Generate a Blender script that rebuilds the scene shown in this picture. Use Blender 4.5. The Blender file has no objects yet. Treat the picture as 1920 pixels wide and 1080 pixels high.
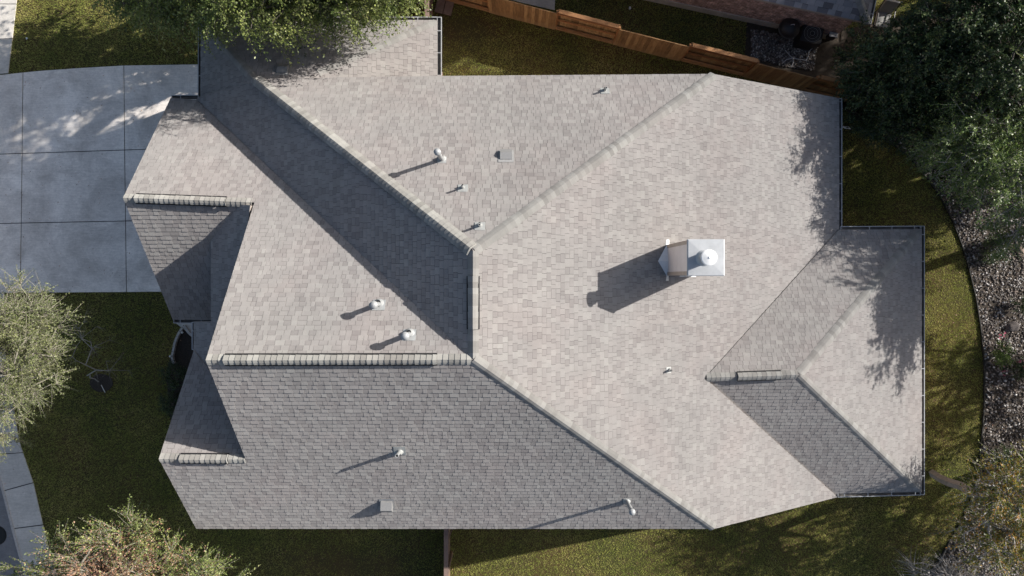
import bpy, math, random
import numpy as np
from mathutils import Vector
from mathutils.geometry import tessellate_polygon

# ------------------------------------------------------------------ camera, world, sun, exposure
FPX, CX, CY, D = 1273.4, 971.0, 521.35, 26.5      # focal length in photo pixels, nadir pixel, camera height
scene = bpy.context.scene
COL = scene.collection
cam_d = bpy.data.cameras.new("camera")
cam = bpy.data.objects.new("camera", cam_d)
COL.objects.link(cam)
cam.location = (0, 0, D)
cam.rotation_euler = (0, 0, 0)
cam_d.sensor_width = 36.0
cam_d.lens = FPX / 1920 * 36.0
cam_d.shift_x = (960 - CX) / 1920
cam_d.shift_y = (CY - 540) / 1920
cam_d.clip_start = 0.5
cam_d.clip_end = 2000
scene.camera = cam

KX, KY = 1.78, 0.70
SUN_EL = math.atan(1 / math.hypot(KX, KY))
sun_dir = Vector((KX, KY, 1)).normalized()
w = bpy.data.worlds.new("World")
scene.world = w
w.use_nodes = True
nt = w.node_tree
nt.nodes.clear()
sky = nt.nodes.new("ShaderNodeTexSky")
sky.sky_type = 'NISHITA'
sky.sun_disc = False
sky.sun_elevation = SUN_EL
sky.sun_rotation = math.atan2(KX, KY)
sky.air_density = 1.0
sky.dust_density = 2.6
bg = nt.nodes.new("ShaderNodeBackground")
bg.inputs[1].default_value = 0.082
wo = nt.nodes.new("ShaderNodeOutputWorld")
nt.links.new(sky.outputs[0], bg.inputs[0])
nt.links.new(bg.outputs[0], wo.inputs[0])
sd = bpy.data.lights.new("sun", 'SUN')
sd.energy = 5.0
sd.angle = math.radians(0.53)
sd.color = (1.0, 0.955, 0.895)
so = bpy.data.objects.new("sun", sd)
COL.objects.link(so)
so.location = (40, 16, 60)
so.rotation_euler = (-sun_dir).to_track_quat('-Z', 'Y').to_euler()
scene.view_settings.view_transform = 'Standard'
scene.view_settings.look = 'None'
scene.view_settings.gamma = 1
scene.view_settings.exposure = 0.78

R = math.radians
rng = np.random.default_rng(7)
random.seed(7)

# ------------------------------------------------------------------ helpers
def PX(u, v, h=0.0):
    """a place in the world at height h above the lawn, read off the survey grid"""
    d = D - h
    return np.array([(u - CX) / FPX * d, -(v - CY) / FPX * d, h])

def tag(o, label=None, cat=None, group=None, kind=None):
    if label: o['label'] = label
    if cat: o['category'] = cat
    if group: o['group'] = group
    if kind: o['kind'] = kind
    return o

def empty(name, loc=(0, 0, 0), **k):
    o = bpy.data.objects.new(name, None)
    COL.objects.link(o)
    o.location = loc
    return tag(o, **k)

def link(name, me, mat, parent=None):
    o = bpy.data.objects.new(name, me)
    COL.objects.link(o)
    for m in (mat if isinstance(mat, (list, tuple)) else [mat]):
        me.materials.append(m)
    if parent is not None:
        o.parent = parent
        o.matrix_parent_inverse = parent.matrix_world.inverted() if False else o.matrix_parent_inverse
        off = Vector((0, 0, 0))
        p = parent
        while p is not None:
            off += Vector(p.location)
            p = p.parent
        o.location = -off
    return o

class MB:
    """collects polygons and links them as one mesh object"""
    def __init__(s):
        s.v = []; s.f = []; s.r = []; s.m = []
    def poly(s, pts, rnd=0.5, mi=0):
        b = len(s.v)
        s.v.extend([tuple(p) for p in pts])
        s.r.extend([rnd] * len(pts))
        s.f.append(tuple(range(b, b + len(pts))))
        s.m.append(mi)
    def mesh(s, verts, faces, rnd=0.5, mi=0):
        b = len(s.v)
        s.v.extend([tuple(p) for p in verts]); s.r.extend([rnd] * len(verts))
        for f in faces:
            s.f.append(tuple(b + i for i in f)); s.m.append(mi)
    def box(s, x0, x1, y0, y1, z0, z1, rnd=0.5, mi=0):
        s.obox(((x0 + x1) / 2, (y0 + y1) / 2, (z0 + z1) / 2), (1, 0, 0), (0, 1, 0), (0, 0, 1),
               (x1 - x0) / 2, (y1 - y0) / 2, (z1 - z0) / 2, rnd, mi)
    def obox(s, c, ax, ay, az, hx, hy, hz, rnd=0.5, mi=0):
        c = np.array(c, float); ax = np.array(ax, float); ay = np.array(ay, float); az = np.array(az, float)
        vs = []
        for k in (-1, 1):
            for (i, j) in ((-1, -1), (1, -1), (1, 1), (-1, 1)):
                vs.append(c + ax * hx * i + ay * hy * j + az * hz * k)
        s.mesh(vs, [(3, 2, 1, 0), (4, 5, 6, 7), (0, 1, 5, 4), (1, 2, 6, 5), (2, 3, 7, 6), (3, 0, 4, 7)], rnd, mi)
    def bar(s, a, b, wd, ht, rnd=0.5, mi=0):
        a = np.array(a, float); b = np.array(b, float)
        ax = b - a; L = np.linalg.norm(ax); ax /= L
        up = np.array([0, 0, 1.0])
        if abs(ax[2]) > 0.95: up = np.array([0, 1.0, 0])
        ay = np.cross(up, ax); ay /= np.linalg.norm(ay)
        az = np.cross(ax, ay)
        s.obox((a + b) / 2, ax, ay, az, L / 2, wd / 2, ht / 2, rnd, mi)
    def lathe(s, c, prof, n=24, axis=(0, 0, 1), rnd=0.5, mi=0, closed=False):
        """prof: list of (r, z) along axis from c"""
        az = Vector(axis).normalized()
        ax = az.orthogonal().normalized(); ay = az.cross(ax)
        vs = []
        for (r, z) in prof:
            for i in range(n):
                a = 2 * math.pi * i / n
                vs.append(Vector(c) + az * z + ax * (r * math.cos(a)) + ay * (r * math.sin(a)))
        fs = []
        for k in range(len(prof) - 1):
            for i in range(n):
                j = (i + 1) % n
                fs.append((k * n + i, k * n + j, (k + 1) * n + j, (k + 1) * n + i))
        s.mesh(vs, fs, rnd, mi)
    def tube(s, pts, rad, n=8, rnd=0.5, mi=0):
        pts = [Vector(p) for p in pts]
        rads = rad if isinstance(rad, (list, tuple)) else [rad] * len(pts)
        vs = []; fs = []
        for i, p in enumerate(pts):
            t = (pts[min(i + 1, len(pts) - 1)] - pts[max(i - 1, 0)]).normalized()
            ax = Vector((0, 0, 1)).cross(t)
            if ax.length < 0.05: ax = Vector((1, 0, 0)).cross(t)
            ax.normalize(); ay = t.cross(ax)
            for k in range(n):
                a = 2 * math.pi * k / n
                vs.append(p + ax * rads[i] * math.cos(a) + ay * rads[i] * math.sin(a))
        for i in range(len(pts) - 1):
            for k in range(n):
                j = (k + 1) % n
                fs.append((i * n + k, i * n + j, (i + 1) * n + j, (i + 1) * n + k))
        fs.append(tuple(range(n))[::-1]); fs.append(tuple(range((len(pts) - 1) * n, len(pts) * n)))
        s.mesh(vs, fs, rnd, mi)
    def build(s, name, mat, parent=None, smooth=False):
        me = bpy.data.meshes.new(name)
        me.from_pydata([tuple(float(c) for c in p) for p in s.v], [], s.f)
        at = me.attributes.new('rnd', 'FLOAT', 'POINT')
        at.data.foreach_set('value', np.array(s.r, dtype=np.float32))
        me.polygons.foreach_set('material_index', np.array(s.m, dtype=np.int32))
        if smooth:
            me.polygons.foreach_set('use_smooth', [True] * len(me.polygons))
        me.update()
        return link(name, me, mat, parent)

def np_mesh(name, V, nper, rnd, mat, parent=None):
    """V: (N*nper,3) vertices; N separate faces with nper corners"""
    V = np.asarray(V, dtype=np.float32).reshape(-1, 3)
    n = len(V) // nper
    me = bpy.data.meshes.new(name)
    me.vertices.add(len(V)); me.vertices.foreach_set('co', V.ravel())
    me.loops.add(len(V)); me.loops.foreach_set('vertex_index', np.arange(len(V), dtype=np.int32))
    me.polygons.add(n)
    me.polygons.foreach_set('loop_start', np.arange(0, len(V), nper, dtype=np.int32))
    at = me.attributes.new('rnd', 'FLOAT', 'POINT')
    at.data.foreach_set('value', np.repeat(np.asarray(rnd, dtype=np.float32), nper))
    me.update(calc_edges=True)
    return link(name, me, mat, parent)

# ------------------------------------------------------------------ materials
def new_mat(name):
    m = bpy.data.materials.new(name)
    m.use_nodes = True
    n = m.node_tree
    n.nodes.clear()
    out = n.nodes.new('ShaderNodeOutputMaterial')
    b = n.nodes.new('ShaderNodeBsdfPrincipled')
    n.links.new(b.outputs[0], out.inputs[0])
    return m, n, b, out

def ramp(n, stops, interp='LINEAR'):
    r = n.nodes.new('ShaderNodeValToRGB')
    r.color_ramp.interpolation = interp
    e = r.color_ramp.elements
    e[0].position = stops[0][0]; e[0].color = (*stops[0][1], 1)
    e[1].position = stops[1][0]; e[1].color = (*stops[1][1], 1)
    for p, c in stops[2:]:
        x = e.new(p); x.color = (*c, 1)
    return r

def coords(n):
    t = n.nodes.new('ShaderNodeNewGeometry')
    return t.outputs['Position']

def noise(n, scale, detail=4, rough=0.6, vec=None, dist=0.0):
    t = n.nodes.new('ShaderNodeTexNoise')
    t.inputs['Scale'].default_value = scale
    t.inputs['Detail'].default_value = detail
    t.inputs['Roughness'].default_value = rough
    t.inputs['Distortion'].default_value = dist
    n.links.new(vec if vec is not None else coords(n), t.inputs['Vector'])
    return t

def mix(n, a, b, fac, mode='MIX'):
    m = n.nodes.new('ShaderNodeMix')
    m.data_type = 'RGBA'; m.blend_type = mode
    def put(sock, val):
        if isinstance(val, (tuple, list)): sock.default_value = (*val, 1) if len(val) == 3 else val
        elif isinstance(val, (int, float)): sock.default_value = val
        else: n.links.new(val, sock)
    put(m.inputs[0], fac); put(m.inputs[6], a); put(m.inputs[7], b)
    return m.outputs[2]

def attr(n, name='rnd'):
    a = n.nodes.new('ShaderNodeAttribute'); a.attribute_name = name
    return a.outputs['Fac']

def mapr(n, val, a, b, c=0.0, d=1.0):
    m = n.nodes.new('ShaderNodeMapRange')
    m.inputs[1].default_value = a; m.inputs[2].default_value = b
    m.inputs[3].default_value = c; m.inputs[4].default_value = d
    n.links.new(val, m.inputs[0])
    return m.outputs[0]

def bump(n, b, h, strength=0.3, dist=0.01):
    k = n.nodes.new('ShaderNodeBump')
    k.inputs['Strength'].default_value = strength
    k.inputs['Distance'].default_value = dist
    n.links.new(h, k.inputs['Height'])
    n.links.new(k.outputs[0], b.inputs['Normal'])

def shingle_mat(name, stops, pink=0.5, scale=1.0):
    m, n, b, o = new_mat(name)
    r = ramp(n, stops)
    n.links.new(attr(n), r.inputs[0])
    big = noise(n, 0.55 * scale, 3, 0.6)
    tint = ramp(n, [(0.36, (0.98, 0.995, 0.99)), (0.50, (1, 1, 1)), (0.64, (1.0, 0.955, 0.95))])
    n.links.new(big.outputs[0], tint.inputs[0])
    c = mix(n, r.outputs[0], tint.outputs[0], pink, 'MULTIPLY')
    gran = noise(n, 95, 3, 0.75)
    g = ramp(n, [(0.3, (0.80, 0.80, 0.81)), (0.7, (1.16, 1.15, 1.14))])
    n.links.new(gran.outputs[0], g.inputs[0])
    c = mix(n, c, g.outputs[0], 0.7, 'MULTIPLY')
    st = noise(n, 2.3, 5, 0.65)
    s2 = ramp(n, [(0.3, (0.90, 0.90, 0.90)), (0.7, (1.06, 1.06, 1.055))])
    n.links.new(st.outputs[0], s2.inputs[0])
    c = mix(n, c, s2.outputs[0], 1.0, 'MULTIPLY')
    wide = noise(n, 0.22, 4, 0.7)
    s3 = ramp(n, [(0.35, (0.93, 0.935, 0.935)), (0.65, (1.05, 1.045, 1.04))])
    n.links.new(wide.outputs[0], s3.inputs[0])
    c = mix(n, c, s3.outputs[0], 1.0, 'MULTIPLY')
    n.links.new(c, b.inputs['Base Color'])
    b.inputs['Roughness'].default_value = 0.95
    b.inputs['Specular IOR Level'].default_value = 0.25
    b.inputs['Diffuse Roughness'].default_value = 0.5
    bump(n, b, gran.outputs[0], 0.3, 0.004)
    return m

def simple(name, col, rough=0.6, metal=0.0, var=0.15, vscale=6.0, bmp=0.0, bscale=40, spec=0.5, col2=None):
    m, n, b, o = new_mat(name)
    t = noise(n, vscale, 5, 0.65)
    c2 = col2 if col2 else tuple(c * (1 - var) for c in col)
    c1 = col if col2 else tuple(min(1, c * (1 + var)) for c in col)
    r = ramp(n, [(0.3, c2), (0.7, c1)])
    n.links.new(t.outputs[0], r.inputs[0])
    n.links.new(r.outputs[0], b.inputs['Base Color'])
    b.inputs['Roughness'].default_value = rough
    b.inputs['Metallic'].default_value = metal
    b.inputs['Specular IOR Level'].default_value = spec
    if bmp:
        t2 = noise(n, bscale, 4, 0.7)
        bump(n, b, t2.outputs[0], bmp, 0.01)
    return m

def leaf_mat(name, stops, trans=0.35, rough=0.45):
    m, n, b, o = new_mat(name)
    r = ramp(n, stops)
    n.links.new(attr(n), r.inputs[0])
    big = noise(n, 0.8, 2, 0.5)
    g = ramp(n, [(0.35, (0.8, 0.85, 0.8)), (0.65, (1.2, 1.12, 1.1))])
    n.links.new(big.outputs[0], g.inputs[0])
    c = mix(n, r.outputs[0], g.outputs[0], 1.0, 'MULTIPLY')
    n.links.new(c, b.inputs['Base Color'])
    b.inputs['Roughness'].default_value = rough
    b.inputs['Specular IOR Level'].default_value = 0.4
    tr = n.nodes.new('ShaderNodeBsdfTranslucent')
    c2 = mix(n, c, (0.9, 1.0, 0.35), 0.25, 'MULTIPLY')
    n.links.new(c2, tr.inputs[0])
    mx = n.nodes.new('ShaderNodeMixShader')
    mx.inputs[0].default_value = trans
    n.links.new(b.outputs[0], mx.inputs[1]); n.links.new(tr.outputs[0], mx.inputs[2])
    n.links.new(mx.outputs[0], o.inputs[0])
    return m

def concrete_mat(name, c0, c1, sc=1.0):
    m, n, b, o = new_mat(name)
    a = noise(n, 0.7 * sc, 6, 0.7, dist=0.6)
    r = ramp(n, [(0.36, c0), (0.64, c1)])
    n.links.new(a.outputs[0], r.inputs[0])
    # brushed streaks and mottling
    mp = n.nodes.new('ShaderNodeMapping'); mp.inputs['Scale'].default_value = (1.0, 6.0, 1.0)
    n.links.new(coords(n), mp.inputs[0])
    s = noise(n, 3.0, 6, 0.75, mp.outputs[0])
    s2 = ramp(n, [(0.32, (0.80, 0.80, 0.80)), (0.68, (1.12, 1.12, 1.12))])
    n.links.new(s.outputs[0], s2.inputs[0])
    c = mix(n, r.outputs[0], s2.outputs[0], 0.8, 'MULTIPLY')
    f = noise(n, 14, 8, 0.8)
    f2 = ramp(n, [(0.3, (0.74, 0.74, 0.74)), (0.6, (1.05, 1.05, 1.05)), (0.75, (1.25, 1.25, 1.22))])
    n.links.new(f.outputs[0], f2.inputs[0])
    c = mix(n, c, f2.outputs[0], 0.75, 'MULTIPLY')
    pr = n.nodes.new('ShaderNodeMix'); pr.data_type = 'RGBA'; pr.blend_type = 'MULTIPLY'
    v = ramp(n, [(0.0, (0.93, 0.93, 0.93)), (1.0, (1.05, 1.05, 1.05))])
    n.links.new(attr(n), v.inputs[0])
    c = mix(n, c, v.outputs[0], 1.0, 'MULTIPLY')
    n.links.new(c, b.inputs['Base Color'])
    b.inputs['Roughness'].default_value = 0.9
    bump(n, b, f.outputs[0], 0.3, 0.006)
    return m

M = {}
M['shingle'] = shingle_mat('weathered_shingle', [(0.0, (0.168, 0.158, 0.154)), (0.12, (0.240, 0.226, 0.220)), (0.3, (0.256, 0.241, 0.235)), (0.55, (0.277, 0.263, 0.255)),
                                       (0.8, (0.293, 0.279, 0.270)), (1.0, (0.310, 0.299, 0.287))])
M['cap'] = shingle_mat('cap_shingle', [(0.0, (0.212, 0.206, 0.196)), (0.5, (0.255, 0.250, 0.238)), (1.0, (0.30, 0.297, 0.283))], 0.4)
M['cap_light'] = shingle_mat('pale_cap_shingle', [(0.0, (0.225, 0.22, 0.206)), (0.5, (0.278, 0.274, 0.257)), (1.0, (0.33, 0.327, 0.306))], 0.4)
M['deck'] = simple('roof_underlay', (0.06, 0.058, 0.058), 0.95, var=0.2)
M['fascia'] = simple('painted_fascia', (0.38, 0.33, 0.29), 0.6, var=0.08)
M['nshingle'] = shingle_mat('blue_grey_shingle', [(0.0, (0.10, 0.095, 0.105)), (0.3, (0.17, 0.165, 0.18)), (0.7, (0.25, 0.25, 0.27)), (1.0, (0.31, 0.30, 0.31))], 0.5)
M['brick'] = None
M['gutter'] = simple('gutter_metal', (0.36, 0.37, 0.38), 0.45, 0.0, 0.12, 9)
M['gutter_dirt_shade'] = simple('gutter_inside', (0.14, 0.135, 0.13), 0.8, 0.0, 0.4, 5)  # darker trough colour holds grime and painted-in shade together
M['galv'] = simple('galvanised_metal', (0.40, 0.415, 0.43), 0.5, 0.3, 0.10, 3.5, 0.08, 9)
M['white_metal'] = simple('white_painted_metal', (0.74, 0.74, 0.73), 0.4, 0.0, 0.05, 5)
M['flash'] = simple('lead_flashing', (0.32, 0.33, 0.33), 0.55, 0.15, 0.15, 8)
M['ventbox'] = simple('grey_vent_metal', (0.22, 0.22, 0.22), 0.55, 0.1, 0.06, 8)
M['dark'] = simple('dark_hole', (0.012, 0.012, 0.013), 0.9, var=0.1)
M['siding'] = simple('tan_siding', (0.80, 0.71, 0.66), 0.7, var=0.06, vscale=3)
M['trim'] = simple('brown_trim', (0.46, 0.37, 0.30), 0.7, var=0.08)
M['pvc'] = simple('grey_plastic_pipe', (0.42, 0.43, 0.44), 0.5, var=0.1)
M['black'] = simple('black_plastic', (0.02, 0.02, 0.022), 0.5, var=0.2)
M['driveway'] = concrete_mat('driveway_concrete', (0.60, 0.55, 0.50), (0.92, 0.855, 0.785))
M['sidewalk'] = concrete_mat('sidewalk_concrete', (0.48, 0.455, 0.41), (0.64, 0.60, 0.545))
M['road'] = concrete_mat('road_surface', (0.16, 0.16, 0.165), (0.22, 0.22, 0.225))
M['joint'] = simple('joint_filler', (0.03, 0.03, 0.032), 0.9)
M['soil'] = simple('soil', (0.045, 0.035, 0.026), 1.0, var=0.4, vscale=9, bmp=0.8, bscale=40)
M['mulch'] = simple('mulch', (0.035, 0.027, 0.021), 1.0, var=0.5, vscale=20, bmp=1.0, bscale=60)
M['edging'] = simple('steel_edging', (0.018, 0.018, 0.016), 0.7, 0.3)
M['stone'] = simple('pale_border_stone', (0.42, 0.39, 0.36), 0.85, var=0.2, vscale=12, bmp=0.4)
M['rock'] = simple('brown_boulder', (0.10, 0.085, 0.08), 0.9, var=0.3, vscale=8, bmp=0.8, bscale=20)
M['paver'] = simple('brown_paver', (0.20, 0.15, 0.125), 0.9, var=0.2, vscale=10, bmp=0.3)
M['bark'] = simple('bark', (0.13, 0.11, 0.095), 0.95, var=0.3, vscale=12, bmp=0.9, bscale=30)
M['pale_bark'] = simple('pale_twig_bark', (0.27, 0.245, 0.20), 0.9, var=0.2, vscale=8)
M['grey_bark'] = simple('grey_bark', (0.30, 0.28, 0.255), 0.9, var=0.25, vscale=8)
M['hose'] = simple('pale_hose', (0.62, 0.62, 0.64), 0.5, var=0.05)
M['cushion'] = simple('grey_cushion', (0.25, 0.25, 0.24), 0.9, var=0.08, vscale=10, bmp=0.3)
M['frame'] = simple('dark_chair_frame', (0.03, 0.028, 0.026), 0.5)
M['lawn'] = None

def brick_mat():
    m, n, b, o = new_mat('brick_wall')
    tc = n.nodes.new('ShaderNodeTexCoord')
    mp = n.nodes.new('ShaderNodeMapping')
    n.links.new(tc.outputs['UV'], mp.inputs[0])
    br = n.nodes.new('ShaderNodeTexBrick')
    n.links.new(tc.outputs['UV'], br.inputs['Vector'])
    br.inputs['Scale'].default_value = 1.0
    br.inputs['Brick Width'].default_value = 0.21
    br.inputs['Row Height'].default_value = 0.075
    br.inputs['Mortar Size'].default_value = 0.008
    br.inputs['Color1'].default_value = (0.52, 0.33, 0.28, 1)
    br.inputs['Color2'].default_value = (0.32, 0.19, 0.155, 1)
    br.inputs['Mortar'].default_value = (0.55, 0.51, 0.48, 1)
    t = noise(n, 5, 6, 0.7)
    r = ramp(n, [(0.38, (0.5, 0.5, 0.5)), (0.56, (1.1, 1.1, 1.1)), (0.66, (2.0, 2.05, 2.1))])
    n.links.new(t.outputs[0], r.inputs[0])
    c = mix(n, br.outputs[0], r.outputs[0], 0.9, 'MULTIPLY')
    n.links.new(c, b.inputs['Base Color'])
    b.inputs['Roughness'].default_value = 0.9
    bump(n, b, br.outputs['Fac'], -0.5, 0.01)
    return m
M['brick'] = brick_mat()

def wood_mat(name, c0, c1, c2):
    m, n, b, o = new_mat(name)
    r = ramp(n, [(0.0, c0), (0.5, c1), (1.0, c2)])
    mp = n.nodes.new('ShaderNodeMapping'); mp.inputs['Scale'].default_value = (12, 12, 1.2)
    n.links.new(coords(n), mp.inputs[0])
    t = noise(n, 1.6, 6, 0.7, mp.outputs[0])
    a = n.nodes.new('ShaderNodeMath'); a.operation = 'ADD'
    n.links.new(attr(n), a.inputs[0]); n.links.new(mapr(n, t.outputs[0], 0.3, 0.7, -0.35, 0.35), a.inputs[1])
    n.links.new(a.outputs[0], r.inputs[0])
    # weathering towards the foot of the boards
    sep = n.nodes.new('ShaderNodeSeparateXYZ'); n.links.new(coords(n), sep.inputs[0])
    t3 = noise(n, 3, 3, 0.6)
    ad = n.nodes.new('ShaderNodeMath'); ad.operation = 'ADD'
    n.links.new(sep.outputs[2], ad.inputs[0]); n.links.new(mapr(n, t3.outputs[0], 0.3, 0.7, -0.25, 0.25), ad.inputs[1])
    fac = mapr(n, ad.outputs[0], 0.05, 0.55, 0.6, 0.0)
    c = mix(n, r.outputs[0], (0.36, 0.25, 0.13), fac)
    n.links.new(c, b.inputs['Base Color'])
    b.inputs['Roughness'].default_value = 0.75
    bump(n, b, t.outputs[0], 0.4, 0.006)
    return m
M['fence'] = wood_mat('stained_cedar', (0.15, 0.088, 0.036), (0.30, 0.18, 0.075), (0.46, 0.305, 0.14))
M['fence_rail'] = wood_mat('stained_cedar_rail', (0.22, 0.10, 0.035), (0.32, 0.15, 0.055), (0.42, 0.21, 0.085))
M['fence_brown'] = wood_mat('brown_cedar', (0.13, 0.085, 0.07), (0.19, 0.13, 0.105), (0.24, 0.17, 0.14))

def lawn_mat():
    m, n, b, o = new_mat('lawn_thatch')
    a = noise(n, 0.35, 4, 0.6)
    c = noise(n, 25, 6, 0.8)
    r = ramp(n, [(0.25, (0.040, 0.034, 0.018)), (0.6, (0.080, 0.066, 0.036)), (0.8, (0.12, 0.10, 0.055))])
    n.links.new(c.outputs[0], r.inputs[0])
    r2 = ramp(n, [(0.38, (0.85, 1.0, 0.8)), (0.62, (1.25, 1.05, 0.95))])
    n.links.new(a.outputs[0], r2.inputs[0])
    n.links.new(mix(n, r.outputs[0], r2.outputs[0], 1.0, 'MULTIPLY'), b.inputs['Base Color'])
    b.inputs['Roughness'].default_value = 1.0
    b.inputs['Specular IOR Level'].default_value = 0.1
    bump(n, b, c.outputs[0], 1.0, 0.03)
    return m
M['lawn'] = lawn_mat()

def grass_mat():
    m, n, b, o = new_mat('grass_blades')
    a = noise(n, 0.42, 5, 0.65)
    f = noise(n, 2.6, 4, 0.7)
    ad = n.nodes.new('ShaderNodeMath'); ad.operation = 'ADD'
    n.links.new(mapr(n, a.outputs[0], 0.3, 0.7, -0.08, 0.52), ad.inputs[0])
    n.links.new(mapr(n, f.outputs[0], 0.3, 0.7, -0.15, 0.25), ad.inputs[1])
    ad2 = n.nodes.new('ShaderNodeMath'); ad2.operation = 'ADD'
    n.links.new(ad.outputs[0], ad2.inputs[0]); n.links.new(mapr(n, attr(n), 0, 1, -0.10, 0.26), ad2.inputs[1])
    r = ramp(n, [(0.0, (0.20, 0.25, 0.055)), (0.35, (0.37, 0.395, 0.10)), (0.65, (0.53, 0.49, 0.17)), (1.0, (0.68, 0.58, 0.29))])
    n.links.new(ad2.outputs[0], r.inputs[0])
    n.links.new(r.outputs[0], b.inputs['Base Color'])
    b.inputs['Roughness'].default_value = 0.7
    b.inputs['Specular IOR Level'].default_value = 0.15
    tr = n.nodes.new('ShaderNodeBsdfTranslucent')
    n.links.new(r.outputs[0], tr.inputs[0])
    mx = n.nodes.new('ShaderNodeMixShader'); mx.inputs[0].default_value = 0.4
    n.links.new(b.outputs[0], mx.inputs[1]); n.links.new(tr.outputs[0], mx.inputs[2])
    n.links.new(mx.outputs[0], o.inputs[0])
    return m
M['grass'] = grass_mat()

def pebble_mat():
    m, n, b, o = new_mat('river_pebbles')
    r = ramp(n, [(0.0, (0.06, 0.05, 0.047)), (0.25, (0.12, 0.10, 0.088)), (0.5, (0.17, 0.158, 0.145)), (0.7, (0.21, 0.165, 0.135)), (0.88, (0.36, 0.34, 0.325)), (1.0, (0.66, 0.64, 0.62))])
    n.links.new(attr(n), r.inputs[0])
    t = noise(n, 30, 4, 0.7)
    s2 = ramp(n, [(0.3, (0.8, 0.8, 0.8)), (0.7, (1.1, 1.1, 1.1))])
    n.links.new(t.outputs[0], s2.inputs[0])
    n.links.new(mix(n, r.outputs[0], s2.outputs[0], 0.9, 'MULTIPLY'), b.inputs['Base Color'])
    b.inputs['Roughness'].default_value = 0.8
    return m
M['pebble'] = pebble_mat()
M['oak_leaf'] = leaf_mat('oak_leaves', [(0, (0.055, 0.085, 0.025)), (0.45, (0.175, 0.225, 0.062)), (0.8, (0.29, 0.335, 0.11)), (1.0, (0.40, 0.43, 0.20))])
M['dark_leaf'] = leaf_mat('dark_leaves', [(0, (0.014, 0.028, 0.012)), (0.5, (0.040, 0.070, 0.026)), (0.88, (0.085, 0.125, 0.042)), (1.0, (0.20, 0.22, 0.09))], 0.25)
M['olive_leaf'] = leaf_mat('pale_olive_leaves', [(0, (0.085, 0.11, 0.04)), (0.5, (0.195, 0.225, 0.09)), (1.0, (0.33, 0.355, 0.18))])
M['dry_leaf'] = leaf_mat('dry_pinkish_leaves', [(0, (0.18, 0.095, 0.06)), (0.5, (0.36, 0.205, 0.135)), (1.0, (0.50, 0.33, 0.23))], 0.2)
M['autumn_leaf'] = leaf_mat('autumn_leaves', [(0, (0.07, 0.10, 0.02)), (0.4, (0.15, 0.18, 0.03)), (0.7, (0.30, 0.22, 0.035)), (1.0, (0.42, 0.20, 0.04))], 0.35)
M['bush_leaf'] = leaf_mat('bush_leaves', [(0, (0.04, 0.075, 0.02)), (0.6, (0.13, 0.195, 0.05)), (1.0, (0.28, 0.34, 0.13))], 0.3)
M['pink'] = simple('pink_petals', (0.45, 0.09, 0.16), 0.6, var=0.3, vscale=30)
M['petal_white'] = simple('white_petals', (0.7, 0.7, 0.68), 0.6, var=0.1)

# ------------------------------------------------------------------ roof planes: d = c0 + a X + b Y (d = depth below the camera)
PL = {
 'E': (16.943, 0.5966, 0), 'W': (15.6386, -0.6134, 0), 'N': (15.777, 0, 0.7709), 'S': (14.8368, 0, -0.7478),
 'M': (17.7388, 0, 0.7353), 'G1': (21.020, 0, -0.7539), 'G2': (22.228, 0, 0.75),
 'RN': (22.339, 0, 0.7042), 'RS': (18.261, 0, -0.7042), 'RE': (15.46, 0.5772, 0),
 'WN': (16.40, 0, 0.68), 'WE': (23.22, 0.428, 0), 'WW': (14.98, -0.692, 0), 'P': (14.28, -0.647, 0),
}
def on(pl, u, v):
    c0, a, b = PL[pl] if isinstance(pl, str) else pl
    U = (u - CX) / FPX; V = -(v - CY) / FPX
    d = c0 / (1 - a * U - b * V)
    return np.array([U * d, V * d, D - d])
def zof(pl, X, Y):
    c0, a, b = PL[pl] if isinstance(pl, str) else pl
    return D - (c0 + a * X + b * Y)

def clip(poly, cx):
    """Sutherland-Hodgman, cx counter-clockwise"""
    out = poly
    for i in range(len(cx)):
        a = cx[i]; b = cx[(i + 1) % len(cx)]
        ex, ey = b[0] - a[0], b[1] - a[1]
        inp = out; out = []
        if not inp: return out
        for k in range(len(inp)):
            p = inp[k]; q = inp[(k + 1) % len(inp)]
            dp = ex * (p[1] - a[1]) - ey * (p[0] - a[0])
            dq = ex * (q[1] - a[1]) - ey * (q[0] - a[0])
            if dp >= 0: out.append(p)
            if (dp >= 0) != (dq >= 0):
                t = dp / (dp - dq)
                out.append((p[0] + (q[0] - p[0]) * t, p[1] + (q[1] - p[1]) * t))
    return out

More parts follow.
